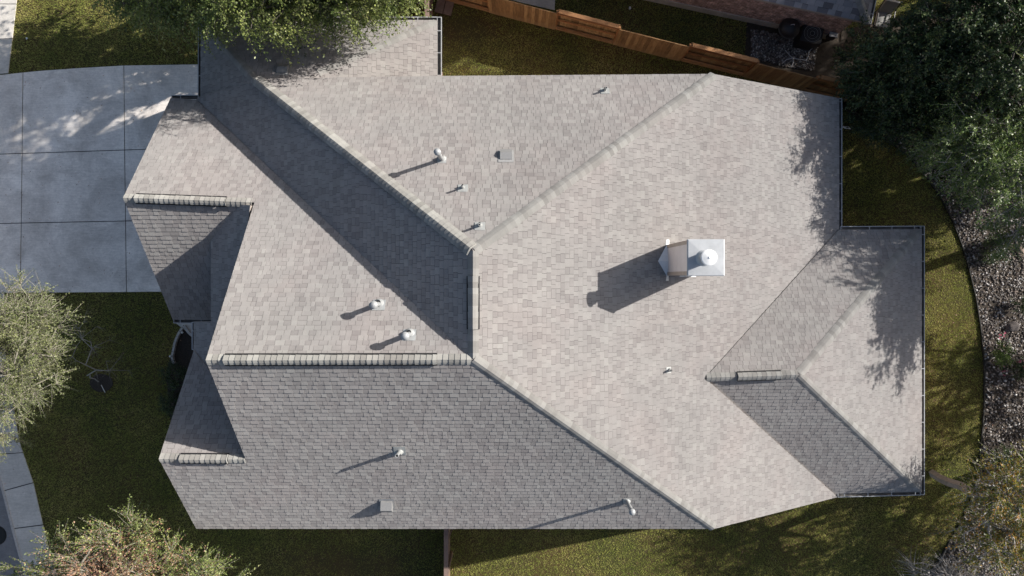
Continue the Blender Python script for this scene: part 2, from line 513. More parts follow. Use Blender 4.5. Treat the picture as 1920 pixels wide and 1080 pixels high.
EXPO = 0.143
def shingle_plane(sm, dm, pl, parts, seed, expo=EXPO, wmin=0.10, wmax=0.25, thick=0.13, onf=None, jit=1.0):
    """fills convex parts (lists of world points on the plane) with individual shingle tabs; dm gets the deck slab"""
    c0, a, b = PL[pl] if isinstance(pl, str) else pl
    p = math.hypot(a, b); g = np.array([a, b, 0]) / p
    cs = 1 / math.sqrt(1 + p * p)
    up = -np.array([g[0], g[1], -p]) * cs          # upslope unit vector
    up[2] = p * cs
    n = np.array([g[0] * p, g[1] * p, 1.0]) * cs
    sv = np.cross(up, n)
    O = parts[0][0]
    st = []
    tri = []
    for part in parts:
        q = [((P - O) @ sv, (P - O) @ up) for P in part]
        if len(q) <= 3: tri.append(q); continue
        for f_ in tessellate_polygon([[Vector((a_[0], a_[1], 0)) for a_ in q]]):
            tri.append([q[k_] for k_ in f_])
    for q in tri:
        ar = sum(q[i][0] * q[(i + 1) % len(q)][1] - q[(i + 1) % len(q)][0] * q[i][1] for i in range(len(q)))
        if ar < 0: q = q[::-1]
        st.append(q)
    r = random.Random(seed)
    s0 = min(x[0] for q in st for x in q); s1 = max(x[0] for q in st for x in q)
    t0 = min(x[1] for q in st for x in q); t1 = max(x[1] for q in st for x in q)
    def W(s, t, h): return O + sv * s + up * t + n * h
    # deck slab
    for q in st:
        top = [W(s, t, 0) for s, t in q]; bot = [P - np.array([0, 0, thick]) for P in top]
        dm.poly(top, 0.2, 0); dm.poly(bot[::-1], 0.2, 1)
        for i in range(len(q)):
            j = (i + 1) % len(q)
            dm.poly([top[j], top[i], bot[i], bot[j]], 0.2, 1)
    t = t0 - 0.012
    row = 0
    while t < t1:
        s = s0 - r.uniform(0.02, 0.3)
        drift = r.uniform(-0.06, 0.06)
        raised = False
        while s < s1:
            wd = r.uniform(wmin, wmax)
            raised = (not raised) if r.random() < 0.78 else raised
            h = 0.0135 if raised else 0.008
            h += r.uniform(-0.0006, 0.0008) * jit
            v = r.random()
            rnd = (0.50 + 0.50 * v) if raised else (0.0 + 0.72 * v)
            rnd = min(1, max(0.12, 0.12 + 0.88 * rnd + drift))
            gx = 0.0035
            sk = r.uniform(-0.003, 0.003)
            lo = t + (r.uniform(-0.002, 0.001) if raised else 0.001) * jit
            quad = [(s + gx, lo), (s + wd - gx + sk, lo), (s + wd - gx, t + expo), (s + gx, t + expo)]
            for q in st:
                c = clip(quad, q)
                if len(c) < 3: continue
                hs = [max(0.0015, h * (1 - max(0, (pt[1] - t)) / expo) + 0.0015) for pt in c]
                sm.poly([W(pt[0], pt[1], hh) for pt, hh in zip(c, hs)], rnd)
                if not raised:
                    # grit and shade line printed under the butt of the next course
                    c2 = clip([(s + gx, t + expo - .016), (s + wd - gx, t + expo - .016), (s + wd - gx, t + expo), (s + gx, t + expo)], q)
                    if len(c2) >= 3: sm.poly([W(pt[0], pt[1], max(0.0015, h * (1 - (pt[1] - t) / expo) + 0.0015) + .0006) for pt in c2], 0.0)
                for i in range(len(c)):
                    j = (i + 1) % len(c)
                    A, B = c[i], c[j]
                    if abs(A[1] - B[1]) < 1e-4 and A[1] < t + expo * 0.5 or (raised and abs(A[1] - B[1]) > 0.03):
                        sm.poly([W(A[0], A[1], -0.004), W(B[0], B[1], -0.004), W(B[0], B[1], hs[j]), W(A[0], A[1], hs[i])], rnd * 0.8)
            s += wd
        t += expo
        row += 1

def ridge_caps(A, B, n1, n2, parent, seed, name='ridge_cap', lift=0.012, halfw=0.15, tilt=0.012):
    """overlapping cap shingles laid from A (low end / start) to B; n1,n2 upward normals of the two slopes"""
    A = np.array(A, float); B = np.array(B, float)
    ax = B - A; L = np.linalg.norm(ax); ax /= L
    mb = MB(); r = random.Random(seed)
    n1 = np.array(n1) / np.linalg.norm(n1); n2 = np.array(n2) / np.linalg.norm(n2)
    nm = n1 + n2; nm -= ax * (nm @ ax); nm /= np.linalg.norm(nm)
    def side(nn, sgn_ref):
        d = np.cross(ax, nn); d /= np.linalg.norm(d)
        return d
    d1 = side(n1, 1); d2 = -side(n2, 1)
    # d1 must run down slope 1
    if d1[2] > 0: d1 = -d1
    if d2[2] > 0: d2 = -d2
    s = 0.0; e = EXPO
    while s < L:
        ln = min(e * 1.3, L - s)
        hw = halfw + r.uniform(-0.006, 0.006)
        dr = r.uniform(-0.006, 0.006)
        rnd = r.random()
        P0 = A + ax * s; P1 = A + ax * min(L, s + ln)
        sect = []
        for (P, hh) in ((P0, lift + tilt), (P1, lift)):
            apex = P + nm * hh
            ring = []
            for (dd, nn) in ((d1, n1), (d2, n2)):
                ring.append([P + dd * hw + nn * (hh * 0.75), P + dd * (hw * 0.5) + nn * (hh * 0.8) + nm * 0.014])
            sect.append([ring[0][0], ring[0][1], apex + nm * 0.008, ring[1][1], ring[1][0]])
        a, b = sect
        for k in range(4):
            mb.poly([a[k], a[k + 1], b[k + 1], b[k]], rnd)
            mb.poly([a[k], a[k + 1], a[k + 1] - nm * 0.02, a[k] - nm * 0.02], rnd * 0.5)
        for (k, nn) in ((0, n1), (4, n2)):
            mb.poly([a[k], b[k], b[k] - nn * 0.02, a[k] - nn * 0.02], rnd * 0.6)
        s += e
    return mb.build(name, M['cap_light'] if tilt >= .02 else M['cap'], parent)

def nrm(pl):
    c0, a, b = PL[pl] if isinstance(pl, str) else pl
    return np.array([a, b, 1.0])

def ridge_vent(A, B, n1, n2, parent, seed, name='ridge_vent'):
    """raised vent strip with dark slots, capped with shingles"""
    A = np.array(A, float); B = np.array(B, float)
    ax = (B - A) / np.linalg.norm(B - A)
    mb = MB()
    for nn in (n1, n2):
        nn = np.array(nn) / np.linalg.norm(nn)
        d = np.cross(ax, nn); d /= np.linalg.norm(d)
        if d[2] > 0: d = -d
        a0, b0 = A + nn * 0.004, B + nn * 0.004
        for (o1, o2, h) in ((0, 0.152, 0.05),):
            q = [a0 + d * o2, b0 + d * o2, b0 + d * o2 + nn * h, a0 + d * o2 + nn * h]
            mb.poly(q); mb.poly([a0 + nn * h, b0 + nn * h, b0 + d * o2 + nn * h, a0 + d * o2 + nn * h])
            for P in (a0, b0):
                mb.poly([P, P + d * o2, P + d * o2 + nn * h, P + nn * h])
    o = mb.build(name, M['dark'], parent)
    return o

# ------------------------------------------------------------------ the house
house = empty('brick_house', (0, 0, 0), label='large house with pale grey shingled hip and gable roof filling the view', cat='house')

def pts(pl, *uv):
    return [on(pl, u, v) for (u, v) in uv]

roof_defs = {
 'N': [[(887, 469), (480, 148), (825, 142.5), (1339, 139)]],
 'E': [[(887, 469), (1339, 139), (1573, 184), (1573, 431), (1322, 709), (887, 600)],
       [(887, 600), (1322, 709), (1570, 932), (1341, 991), (887, 674)]],
 'W': [[(887, 469), (887, 674), (367, 188), (375.5, 181), (479, 152), (480, 149)]],
 'S': [[(386, 675), (461, 861), (507, 991), (1341, 991), (887, 674)], [(298, 860), (461, 861), (507, 991), (368, 991)]],
 'M': [[(386, 675), (887, 674), (577, 383), (477, 380)], [(477, 380), (577, 383), (367, 187), (320, 184), (231, 371)]],
 'G1': [[(231, 371), (477, 380), (430, 600), (324, 599)]],
 'P': [[(449, 383), (470, 385), (466, 412), (478, 470), (482, 603), (396, 603), (396, 450)], [(363.5, 603), (482, 603), (479, 806), (363.5, 658)]],
 'G2': [[(298, 860), (363.5, 657), (476, 803), (462, 861)]],
 'RN': [[(1322, 709), (1573, 431), (1728, 430), (1497, 702)]],
 'RS': [[(1322, 709), (1497, 702), (1728, 922), (1571, 925), (1568, 930)]],
 'RE': [[(1497, 702), (1728, 430), (1728, 922)]],
 'WN': [[(377, 38), (478, 151), (500, 157), (552, 157), (607, 133), (820, 38)]],
 'WE': [[(820, 38), (607, 133), (552, 157), (820, 157)]],
 'WW': [[(376, 182), (478, 152.5), (478, 151), (377, 38)]],
}
sm = MB(); dm = MB()
for i, (pl, polys) in enumerate(roof_defs.items()):
    shingle_plane(sm, dm, pl, [pts(pl, *pg) for pg in polys], 100 + i)
roof = sm.build('roof', M['shingle'], house)
dm.build('roof_deck', [M['deck'], M['fascia']], roof)
del sm, dm

# hips and ridges: (start px, plane) -> (end px)
def hip(p0, p1, plA, plB, seed, vents=None, **k):
    def both(p):
        a = on(plA, *p); b = on(plB, *p)
        return a if a[2] > b[2] else b
    A, B = both(p0), both(p1)
    def along(t): return A + (B - A) * t
    n1, n2 = nrm(plA), nrm(plB)
    L = np.linalg.norm(B - A)
    if not vents:
        ridge_caps(A, B, n1, n2, roof, seed, **k)
    else:
        t0, t1 = vents
        ridge_caps(A, along(t0), n1, n2, roof, seed, **k)
        nm = (n1 / np.linalg.norm(n1) + n2 / np.linalg.norm(n2)); nm /= np.linalg.norm(nm)
        ridge_vent(along(t0), along(t1), n1, n2, roof, seed)
        ridge_caps(along(t0) + nm * 0.06, along(t1) + nm * 0.06, n1, n2, roof, seed + 1, halfw=.136, **k)
        ridge_caps(along(t1), B, n1, n2, roof, seed + 2, **k)

hip((480, 149), (884, 467), 'N', 'W', 11, tilt=0.036, halfw=.185, lift=.02)
hip((1339, 140), (889, 468), 'N', 'E', 12, tilt=0.008)
hip((1339, 990), (888, 674), 'S', 'E', 13, tilt=0.006, lift=0.02)
hip((887, 470), (887, 672), 'W', 'E', 14, vents=(0.235, 0.73))
hip((387, 675), (884, 674), 'M', 'S', 15, vents=(0.067, 0.87), tilt=0.02)
hip((232, 371), (472, 379.5), 'M', 'G1', 16, vents=(0.09, 0.80), tilt=0.02)
hip((299, 860), (460, 861), 'G2', 'S', 17, vents=(0.24, 0.80), tilt=0.02)
hip((1724, 433), (1499, 702), 'RN', 'RE', 18, tilt=0.006)
hip((1724, 919), (1499, 704), 'RS', 'RE', 19, tilt=0.006)
hip((1325, 708), (1496, 702.5), 'RN', 'RS', 20, vents=(0.34, 0.82), tilt=0.008)
hip((817, 40), (597, 136), 'WN', 'WE', 21, tilt=0.005, lift=.006, halfw=.12)
hip((379, 41), (477, 150), 'WN', 'WW', 22, tilt=0.008)

# walls under the eaves: curtains whose tops follow the slope they carry
def curtain(mb, x0, y0, x1, y1, planes, th=0.12, step=0.5):
    L = math.hypot(x1 - x0, y1 - y0); k = max(1, int(L / step))
    dx, dy = (x1 - x0) / L, (y1 - y0) / L
    nx, ny = -dy * th / 2, dx * th / 2
    zs = []
    for i in range(k + 1):
        x = x0 + (x1 - x0) * i / k; y = y0 + (y1 - y0) * i / k
        zs.append((x, y, min(zof(p, x, y) for p in planes) - 0.16))
    for i in range(k):
        a, b = zs[i], zs[i + 1]
        for s_ in (1, -1):
            q = [(a[0] + nx * s_, a[1] + ny * s_, 0), (b[0] + nx * s_, b[1] + ny * s_, 0), (b[0] + nx * s_, b[1] + ny * s_, b[2]), (a[0] + nx * s_, a[1] + ny * s_, a[2])]
            mb.poly(q if s_ < 0 else q[::-1])
        mb.poly([(a[0] + nx, a[1] + ny, a[2]), (a[0] - nx, a[1] - ny, a[2]), (b[0] - nx, b[1] - ny, b[2]), (b[0] + nx, b[1] + ny, b[2])])

def box_uv(o, su=1.0):
    me = o.data
    uv = me.uv_layers.new(name='UVMap')
    for p in me.polygons:
        nrmv = p.normal
        tx = Vector((-nrmv.y, nrmv.x, 0))
        if tx.length < 0.1: tx = Vector((1, 0, 0))
        tx.normalize()
        for li in p.loop_indices:
            co = me.vertices[me.loops[li].vertex_index].co
            uv.data[li].uv = (co.dot(tx) * su, co.z * su if abs(nrmv.z) < 0.7 else co.y)

wm = MB()
P_ = lambda pl, u, v: on(pl, u, v)
ne = P_('N', 1339, 139); se = P_('S', 1341, 991); ee = P_('E', 1573, 184); sw = P_('S', 368, 991)
yN = ne[1] - 0.4; yS = se[1] + 0.4
curtain(wm, -6.5, yN, ne[0], yN, ['N', 'E']); curtain(wm, ne[0], yN, ee[0] - .4, yN, ['E', 'N'])
curtain(wm, ee[0] - .4, yN, ee[0] - .4, 1.7, ['E'])
curtain(wm, ee[0] - .4, 1.35, 13.6, 1.35, ['RN']); curtain(wm, 13.6, 1.35, 13.6, -7.0, ['RE']); curtain(wm, 13.6, -7.0, 10.6, -7.0, ['RS'])
curtain(wm, 10.6, yS, se[0], yS, ['E', 'S']); curtain(wm, se[0], yS, sw[0] + .35, yS, ['S', 'E'])
curtain(wm, sw[0] + .35, yS, sw[0] + .35, -4.93, ['S']); curtain(wm, sw[0] + .35, -4.93, sw[0] + .35, -2.6, ['G2'])
curtain(wm, -7.15, -4.9, -7.15, -1.96, ['S']); curtain(wm, -7.15, -1.96, -7.15, 2.2, ['M'])
g1 = P_('M', 231, 371); gl = P_('M', 320, 184)
curtain(wm, g1[0] + .35, gl[1] - .4, g1[0] + .35, 2.2, ['M']); curtain(wm, g1[0] + .35, 2.2, g1[0] + .35, -1.0, ['G1'])
curtain(wm, g1[0] + .35, -1.0, -8.0, -1.0, ['G1']); curtain(wm, g1[0] + .35, gl[1] - .4, -9.9, gl[1] - .4, ['M'])
curtain(wm, -9.9, gl[1] - .4, -9.9, 8.0, ['WW']); curtain(wm, -9.9, 8.0, -3.0, 8.0, ['WN', 'WW', 'WE']); curtain(wm, -3.0, 8.0, -3.0, yN, ['WE'])
curtain(wm, -8.75, -1.0, -8.75, 1.3, ['P'])
wall = wm.build('wall', M['brick'], house)
box_uv(wall)

# gutters with their hangers
def bracket_mesh():
    mb = MB(); mb.box(-0.013, 0.013, 0, 0.125, -0.006, 0.004)
    return mb
def gutter(A, B, out, spacing=0.95, wd=0.115, depth=0.10, first=0.4):
    A = np.array(A, float); B = np.array(B, float); out = np.array(out, float)
    ax = (B - A) / np.linalg.norm(B - A); L = np.linalg.norm(B - A)
    z = np.array([0, 0, 1.0])
    mb = MB()
    def strip(o0, z0, o1, z1, mi):
        mb.poly([A + out * o0 + z * z0, B + out * o0 + z * z0, B + out * o1 + z * z1, A + out * o1 + z * z1], 0.5, mi)
    t = -0.035
    strip(0.004, t, 0.004, t - depth, 1)
    strip(0.004, t - depth, wd * 0.75, t - depth, 1)
    strip(wd * 0.75, t - depth, wd - 0.012, t, 1)
    strip(wd - 0.012, t + 0.006, wd + 0.014, t + 0.006, 0)
    strip(wd + 0.014, t + 0.006, wd + 0.014, t - 0.04, 0)
    strip(wd + 0.014, t - 0.04, wd * 0.8, t - depth - 0.003, 0)
    for P in (A, B):
        mb.poly([P + out * 0.004 + z * t, P + out * wd + z * (t + 0.006), P + out * wd * 0.75 + z * (t - depth), P + out * 0.004 + z * (t - depth)], 0.5, 0)
        s_ = 1 if P is A else -1
        mb.obox(P + out * wd / 2 + z * (t + 0.004) + ax * s_ * 0.008, ax, out, z, 0.01, wd / 2, 0.005)
    g = mb.build('gutter', [M['gutter'], M['gutter_dirt_shade']], house)
    s_ = first
    while s_ < L - 0.15:
        bm_ = MB(); c = A + ax * s_ + out * (wd * 0.45 - 0.01) + z * (t + 0.012)
        bm_.obox(c, ax, out, z, 0.012, wd * 0.52, 0.004)
        bm_.build('bracket', M['gutter'], g)
        s_ += spacing
    return g
X_ = np.array([1.0, 0, 0]); Y_ = np.array([0, 1.0, 0])
gutter(on('E', 1573, 184), on('E', 1573, 428), X_, first=0.12)
def lvl(p, q):
    z = (p[2] + q[2]) / 2; p = p.copy(); q = q.copy(); p[2] = q[2] = z; return p, q
a, b = lvl(on('RE', 1728, 430), on('RE', 1728, 922)); a[1] += .12; b[1] -= .12
gutter(a, b, X_, first=0.3, spacing=0.93)
a, b = lvl(on('RN', 1577, 431), on('RN', 1728, 430)); b[0] += .0
gutter(a, b, Y_, first=1.0, spacing=0.78)
a, b = lvl(on('RS', 1571, 925), on('RS', 1728, 922))
gutter(a, b, -Y_, first=0.22, spacing=0.82, wd=0.13)
a, b = lvl(on('WE', 820, 38), on('WE', 820, 141)); a[1] += .12
gutter(a, b, X_, first=0.45, spacing=0.72, wd=0.125)
a, b = lvl(on('WN', 377, 38), on('WN', 820, 38)); b[0] += .0
gutter(a, b, Y_, first=0.3, spacing=0.75)
a, b = lvl(on('WW', 377, 38), on('WW', 376.5, 181)); a[1] += .1
gutter(a, b, -X_, first=0.5, spacing=1.4, wd=0.10)
a, b = lvl(on('M', 320.5, 184), on('M', 371, 184))
gutter(a, b, Y_, first=0.3, spacing=1.4, wd=0.10)
a, b = lvl(on('G1', 324.5, 599), on('G1', 396, 599))
gutter(a, b, -Y_, first=0.22, spacing=0.68, wd=0.115)
a, b = lvl(on('P', 364, 604), on('P', 364, 656))
gutter(a, b, -X_, first=0.27, spacing=0.62, wd=0.075)

# downspout with its white extension on the lawn
dsp = MB()
q = PX(1578, 236, 0.25)
dsp.box(10.72, 10.82, q[1] - .05, q[1] + .05, 0.15, D - 23.75)
dsp.tube([(10.77, q[1], .22), (10.95, q[1], .10), PX(1590, 239, .07), PX(1603, 241.5, .06), PX(1613, 241, .06), PX(1624, 238, .06)], [.055, .055, .055, .056, .056, .056], 8)
dsp.build('downspout', M['white_metal'], house, False)

# chimney
CH = (4.2513, 5.1838, 0.0528, 0.9733, D - 17.0137)
x0, x1, y0, y1, zt = CH
ins = 0.025
cm = MB()
zb = zof('E', x1, 0) - 0.2
cm.box(x0 + ins, x1 - ins, y0 + ins, y1 - ins, zb, zt - 0.06)
chim = cm.build('chimney', M['siding'], house)
tm = MB()
for xx in (x0 + ins - .006, x1 - ins - .094):
    for yy in (y0 + ins - .006, y1 - ins - .094):
        zz = zof('E', xx + .05, yy) - 0.03
        tm.box(xx, xx + 0.1, yy, yy + 0.1, zz, zt - 0.063)
tm.box(x0 + ins - .008, x1 - ins + .008, y0 + ins - .008, y1 - ins + .008, zt - 0.14, zt - 0.068)
tm.build('corner_trim', M['trim'], chim)
cp = MB()
cp.mesh([(x0, y0, zt - .012), (x1, y0, zt - .012), (x1, y1, zt - .012), (x0, y1, zt - .012),
         (x0 + .02, y0 + .02, zt), (x1 - .02, y0 + .02, zt), (x1 - .02, y1 - .02, zt), (x0 + .02, y1 - .02, zt),
         (x0, y0, zt - .075), (x1, y0, zt - .075), (x1, y1, zt - .075), (x0, y1, zt - .075), ((x0 + x1) / 2, (y0 + y1) / 2, zt + .018)],
        [(4, 5, 12), (5, 6, 12), (6, 7, 12), (7, 4, 12), (0, 1, 5, 4), (1, 2, 6, 5), (2, 3, 7, 6), (3, 0, 4, 7), (8, 9, 1, 0), (9, 10, 2, 1), (10, 11, 3, 2), (11, 8, 0, 3), (11, 10, 9, 8)])
cp.build('chimney_cap', M['galv'], chim)
fl = MB(); fx, fy = 4.655, 0.50
fl.lathe((fx, fy, zt - .01), [(0.23, 0), (0.205, 0.02), (0.165, 0.06), (0.15, 0.08), (0.15, 0.33), (0.15, .36)], 36)
fl.lathe((fx, fy, zt + .33), [(0.172, 0), (0.172, 0.05), (0.15, 0.055)], 36)
fl.build('flue', M['galv'], chim, True)
rc = MB()
rc.lathe((fx, fy, zt + .49), [(0.155, -0.05), (0.198, -0.045), (0.198, -0.01), (0.18, 0.0), (0.10, 0.022), (0.03, 0.038), (0.022, 0.05), (0.0, 0.052)], 40)
rc.build('rain_cap', M['white_metal'], chim, False)
sc_ = MB()
for i in range(5):
    an = 2 * math.pi * i / 5 + .4
    sc_.bar((fx + .145 * math.cos(an), fy + .145 * math.sin(an), zt + .34), (fx + .145 * math.cos(an), fy + .145 * math.sin(an), zt + .46), .03, .012)
sc_.lathe((fx, fy, zt + .36), [(0.10, 0), (0.10, 0.09), (0.0, .09)], 24)
sc_.build('cap_support', M['black'], chim)
ck = MB()
wl = on('E', 1250, 459); ymid = (y0 + y1) / 2 - .03
apx = on('E', 1233.5, 489)
za = zof('E', x0, 0) + 0.02
top = (x0 + ins, ymid, apx[2] + 0.03)
A1 = (x0 + ins, y1 + .01, za); A2 = (x0 + ins, y0 - .01, za); AP = (apx[0], ymid, apx[2] + 0.02)
ck.poly([A1, AP, top]); ck.poly([AP, A2, top]); 
ck.build('cricket', M['white_metal'], chim)
def flat(pl, x, y, h): return np.array([x, y, zof(pl, x, y) + h])
for (xa, xb, ya, yb) in ((x0 - .02, x0 + .10, y1 - .02, y1 + .13), (x0 - .02, x0 + .08, y0 - .13, y0 + .02), (x1 - .5, x1 + .07, y0 - .02, y0 + .02)):
    fm = MB(); fm.poly([flat('E', xa, ya, .022), flat('E', xb, ya, .022), flat('E', xb, yb, .022), flat('E', xa + .03, yb, .022)])
    fm.build('flashing', M['galv'], chim)

# vents through the roof
def vent_pipe(pl, u, v, h, r, style='open', fw=0.17):
    c = on(pl, u, v); n_ = nrm(pl); n_ = n_ / np.linalg.norm(n_)
    p = math.hypot(*PL[pl][1:]); g = np.array([PL[pl][1], PL[pl][2], 0]) / p
    up = -np.array([g[0], g[1], -p]); up[2] = p; up /= np.linalg.norm(up); sv = np.cross(up, n_)
    mb = MB(); z0 = c[2] - 0.1
    if style == 'open':
        mb.lathe((c[0], c[1], z0), [(r, 0), (r, h + .1), (r * .72, h + .1), (r * .72, h - .2)], 20)
    elif style == 'cap':
        mb.lathe((c[0], c[1], z0), [(r, 0), (r, h * .86 + .1)], 24)
        mb.lathe((c[0], c[1], c[2] + h), [(r * .9, -.14), (r * 1.5, -.13), (r * 1.62, -.11), (r * 1.62, -.03), (r * 1.5, -.02), (r * 1.35, -.02), (r * 1.3, 0), (r * .7, .02), (0, .028)], 32)
        mb.lathe((c[0], c[1], c[2] + h * .55), [(r, 0), (r * 1.08, 0.005), (r * 1.08, .03), (r, .035)], 24)
    pipe = mb.build('vent_pipe', M['flash'] if style == 'open' else M['galv_paint'], house, style != 'open')
    if style == 'open':
        k = MB(); k.lathe((c[0], c[1], c[2] + h - .012), [(r * .73, 0), (0, 0)], 16); k.build('opening', M['dark'], pipe)
    f = MB()
    q = [c + sv * fw * a_ + up * fw * b_ + n_ * hh for (a_, b_, hh) in ((-1, -.75, .022), (1, -.75, .022), (1, 1.25, .02), (-1, 1.25, .02))]
    f.poly(q)
    for i in range(4): f.poly([q[i], q[(i + 1) % 4], q[(i + 1) % 4] - n_ * .01, q[i] - n_ * .01])
    f.lathe(tuple(c + n_ * .02), [(r * 2.1, 0), (r * 1.5, .05), (r * 1.12, .12), (r * 1.02, .13)], 24, axis=(n_[0] * .5, n_[1] * .5, 1))
    f.build('flashing', M['flash'] if style == 'cap' else M['boot'], pipe, False)
    return pipe
M['galv_paint'] = simple('weathered_pipe_metal', (0.30, 0.31, 0.315), 0.5, 0.1, 0.10, 8)
M['boot'] = simple('pale_boot', (0.30, 0.31, 0.305), 0.55, 0.1, 0.1, 8)
vent_pipe('N', 829, 299, 1.15, 0.055, 'cap', .12)
vent_pipe('N', 868, 352, 0.36, 0.026, fw=.13)
vent_pipe('N', 900, 423, 0.36, 0.030, fw=.13)
vent_pipe('N', 1134, 170, 0.32, 0.030, fw=.13)
vent_pipe('M', 711, 570, 0.72, 0.062, 'cap', .16)
vent_pipe('M', 768, 626, 0.72, 0.062, 'cap', .16)
vent_pipe('S', 750, 846, 0.48, 0.048, fw=.16)
vent_pipe('S', 1175, 939, 1.0, 0.055, 'cap', .10)
vent_pipe('E', 1254, 693.5, 0.22, 0.028, fw=.09)

def roof_vent(pl, u, v, w2=0.16, l=0.34, h=0.13):
    c = on(pl, u, v); n_ = nrm(pl); n_ = n_ / np.linalg.norm(n_)
    p = math.hypot(*PL[pl][1:]); g = np.array([PL[pl][1], PL[pl][2], 0]) / p
    up = -np.array([g[0], g[1], -p]); up[2] = p; up /= np.linalg.norm(up); sv = np.cross(up, n_)
    def W(s, t, hh): return c + sv * s + up * t + n_ * hh
    mb = MB()
    L2 = l / 2
    b0 = [W(-w2, -L2, .02), W(w2, -L2, .02), W(w2, L2, .02), W(-w2, L2, .02)]
    t0 = [W(-w2, -L2 * 1.0, h * .62), W(w2, -L2, h * .62), W(w2, L2 * .05, h), W(-w2, L2 * .05, h)]
    t1 = [W(w2, L2, h * .30), W(-w2, L2, h * .30)]
    mb.poly([t0[0], t0[1], t0[2], t0[3]]); mb.poly([t0[3], t0[2], t1[0], t1[1]])
    mb.poly([b0[0], b0[1], t0[1], t0[0]]); mb.poly([b0[1], b0[2], t1[0], t0[2], t0[1]]); mb.poly([b0[3], b0[0], t0[0], t0[3], t1[1]]); mb.poly([b0[2], b0[3], t1[1], t1[0]])
    f = MB()
    q = [W(-w2 - .05, -L2 - .03, .021), W(w2 + .05, -L2 - .03, .021), W(w2 + .05, L2 + .10, .021), W(-w2 - .05, L2 + .10, .021)]
    f.poly(q)
    o = mb.build('roof_vent', M['ventbox'], house)
    f.build('flashing', M['flash2'], o)
M['flash2'] = simple('grey_flange', (0.25, 0.25, 0.25), 0.7, 0.0, 0.15, 8)
roof_vent('N', 949, 292)
roof_vent('S', 726, 945, h=.24)
roof_vent('WN', 531, 131)
# a dropped nail and a leaf scrap seen on the slopes are left to the shingle texture

# ------------------------------------------------------------------ ground, paving
def sheet(name, pts2, z, mat, kind='structure', thick=0.0, uvpx=True, rnd=0.5, **k):
    mb = MB()
    P = [PX(u, v, z) for (u, v) in pts2] if uvpx else [np.array((x, y, z)) for x, y in pts2]
    ar = sum(P[i][0] * P[(i + 1) % len(P)][1] - P[(i + 1) % len(P)][0] * P[i][1] for i in range(len(P)))
    if ar < 0: P = P[::-1]
    mb.poly(P, rnd)
    if thick:
        for i in range(len(P)):
            a_, b_ = P[i], P[(i + 1) % len(P)]
            mb.poly([a_ - [0, 0, thick], b_ - [0, 0, thick], b_, a_], rnd)
    o = mb.build(name, mat)
    tag(o, kind=kind, **k)
    return o

sheet('lawn', [(-400, -400), (400, -400), (400, 400), (-400, 400)], 0.0, M['lawn'], uvpx=False)

# driveway: joint filler below, one cast panel per bay above
sheet('driveway_joints', [(-700, 170), (10, 140), (60, 134), (150, 127.5), (230, 123), (380, 120.5), (450, 121), (450, 547), (-700, 549)], 0.010, M['joint'])
dv = MB()
xs = [(-700, -700), (-420, -424), (-190, -194), (43, 38), (232, 237), (450, 450)]
def top_edge(u):
    t = [(-700, 170), (10, 140), (60, 134), (150, 127.5), (230, 123), (380, 120.5), (500, 120.5)]
    return float(np.interp(u, [a[0] for a in t], [a[1] for a in t]))
rows = [None, (289, 279), (419, 413), (549, 547)]
def rowv(r_, u):
    return top_edge(u) if rows[r_] is None else rows[r_][0] + (rows[r_][1] - rows[r_][0]) * (u / 300.0)
for i in range(len(xs) - 1):
    for j in range(3):
        g_ = 0.75
        ul = xs[i][0] + (xs[i][1] - xs[i][0]) * j / 3; ur = xs[i + 1][0] + (xs[i + 1][1] - xs[i + 1][0]) * j / 3
        ul2 = xs[i][0] + (xs[i][1] - xs[i][0]) * (j + 1) / 3; ur2 = xs[i + 1][0] + (xs[i + 1][1] - xs[i + 1][0]) * (j + 1) / 3
        ns = 6
        up_ = [(ul + (ur - ul) * k / ns) for k in range(ns + 1)]; lo_ = [(ul2 + (ur2 - ul2) * k / ns) for k in range(ns + 1)]
        up_[0] += g_; up_[-1] -= g_; lo_[0] += g_; lo_[-1] -= g_
        P = [PX(u, rowv(j, u) + (g_ if j else 0), .03) for u in up_] + [PX(u, rowv(j + 1, u) - (g_ if j < 2 else 0), .03) for u in lo_[::-1]]
        rr = rng.random()
        dv.poly(P[::-1], rr)
        for k in range(len(P)):
            a_, b_ = P[k], P[(k + 1) % len(P)]
            dv.poly([a_, b_, b_ - [0, 0, .05], a_ - [0, 0, .05]], rr)
tag(dv.build('driveway', M['driveway']), kind='structure')

# pavements
def walk(name, left, right, joints, z=0.034):
    mb = MB()
    base = [PX(*p, z - .02) for p in left] + [PX(*p, z - .02) for p in right[::-1]]
    mb.poly(base, 0.5, 1)
    def at(line, t):
        k = t * (len(line) - 1); i = min(int(k), len(line) - 2); f = k - i
        return (line[i][0] + (line[i + 1][0] - line[i][0]) * f, line[i][1] + (line[i + 1][1] - line[i][1]) * f)
    ts = [0] + joints + [1]
    for i in range(len(ts) - 1):
        t0_, t1_ = ts[i] + (.0016 if i else 0), ts[i + 1] - (.0016 if i < len(ts) - 2 else 0)
        n_ = 5
        P = [PX(*at(left, t0_ + (t1_ - t0_) * k / n_), z) for k in range(n_ + 1)] + [PX(*at(right, t0_ + (t1_ - t0_) * k / n_), z) for k in range(n_, -1, -1)]
        r_ = rng.random()
        ar = sum(P[i_][0] * P[(i_ + 1) % len(P)][1] - P[(i_ + 1) % len(P)][0] * P[i_][1] for i_ in range(len(P)))
        if ar < 0: P = P[::-1]
        mb.poly(P, r_)
        for k in range(len(P)):
            a_, b_ = P[k], P[(k + 1) % len(P)]
            mb.poly([a_ - [0, 0, .05], b_ - [0, 0, .05], b_, a_], r_)
    return tag(mb.build(name, [M['sidewalk'], M['joint']]), kind='structure')
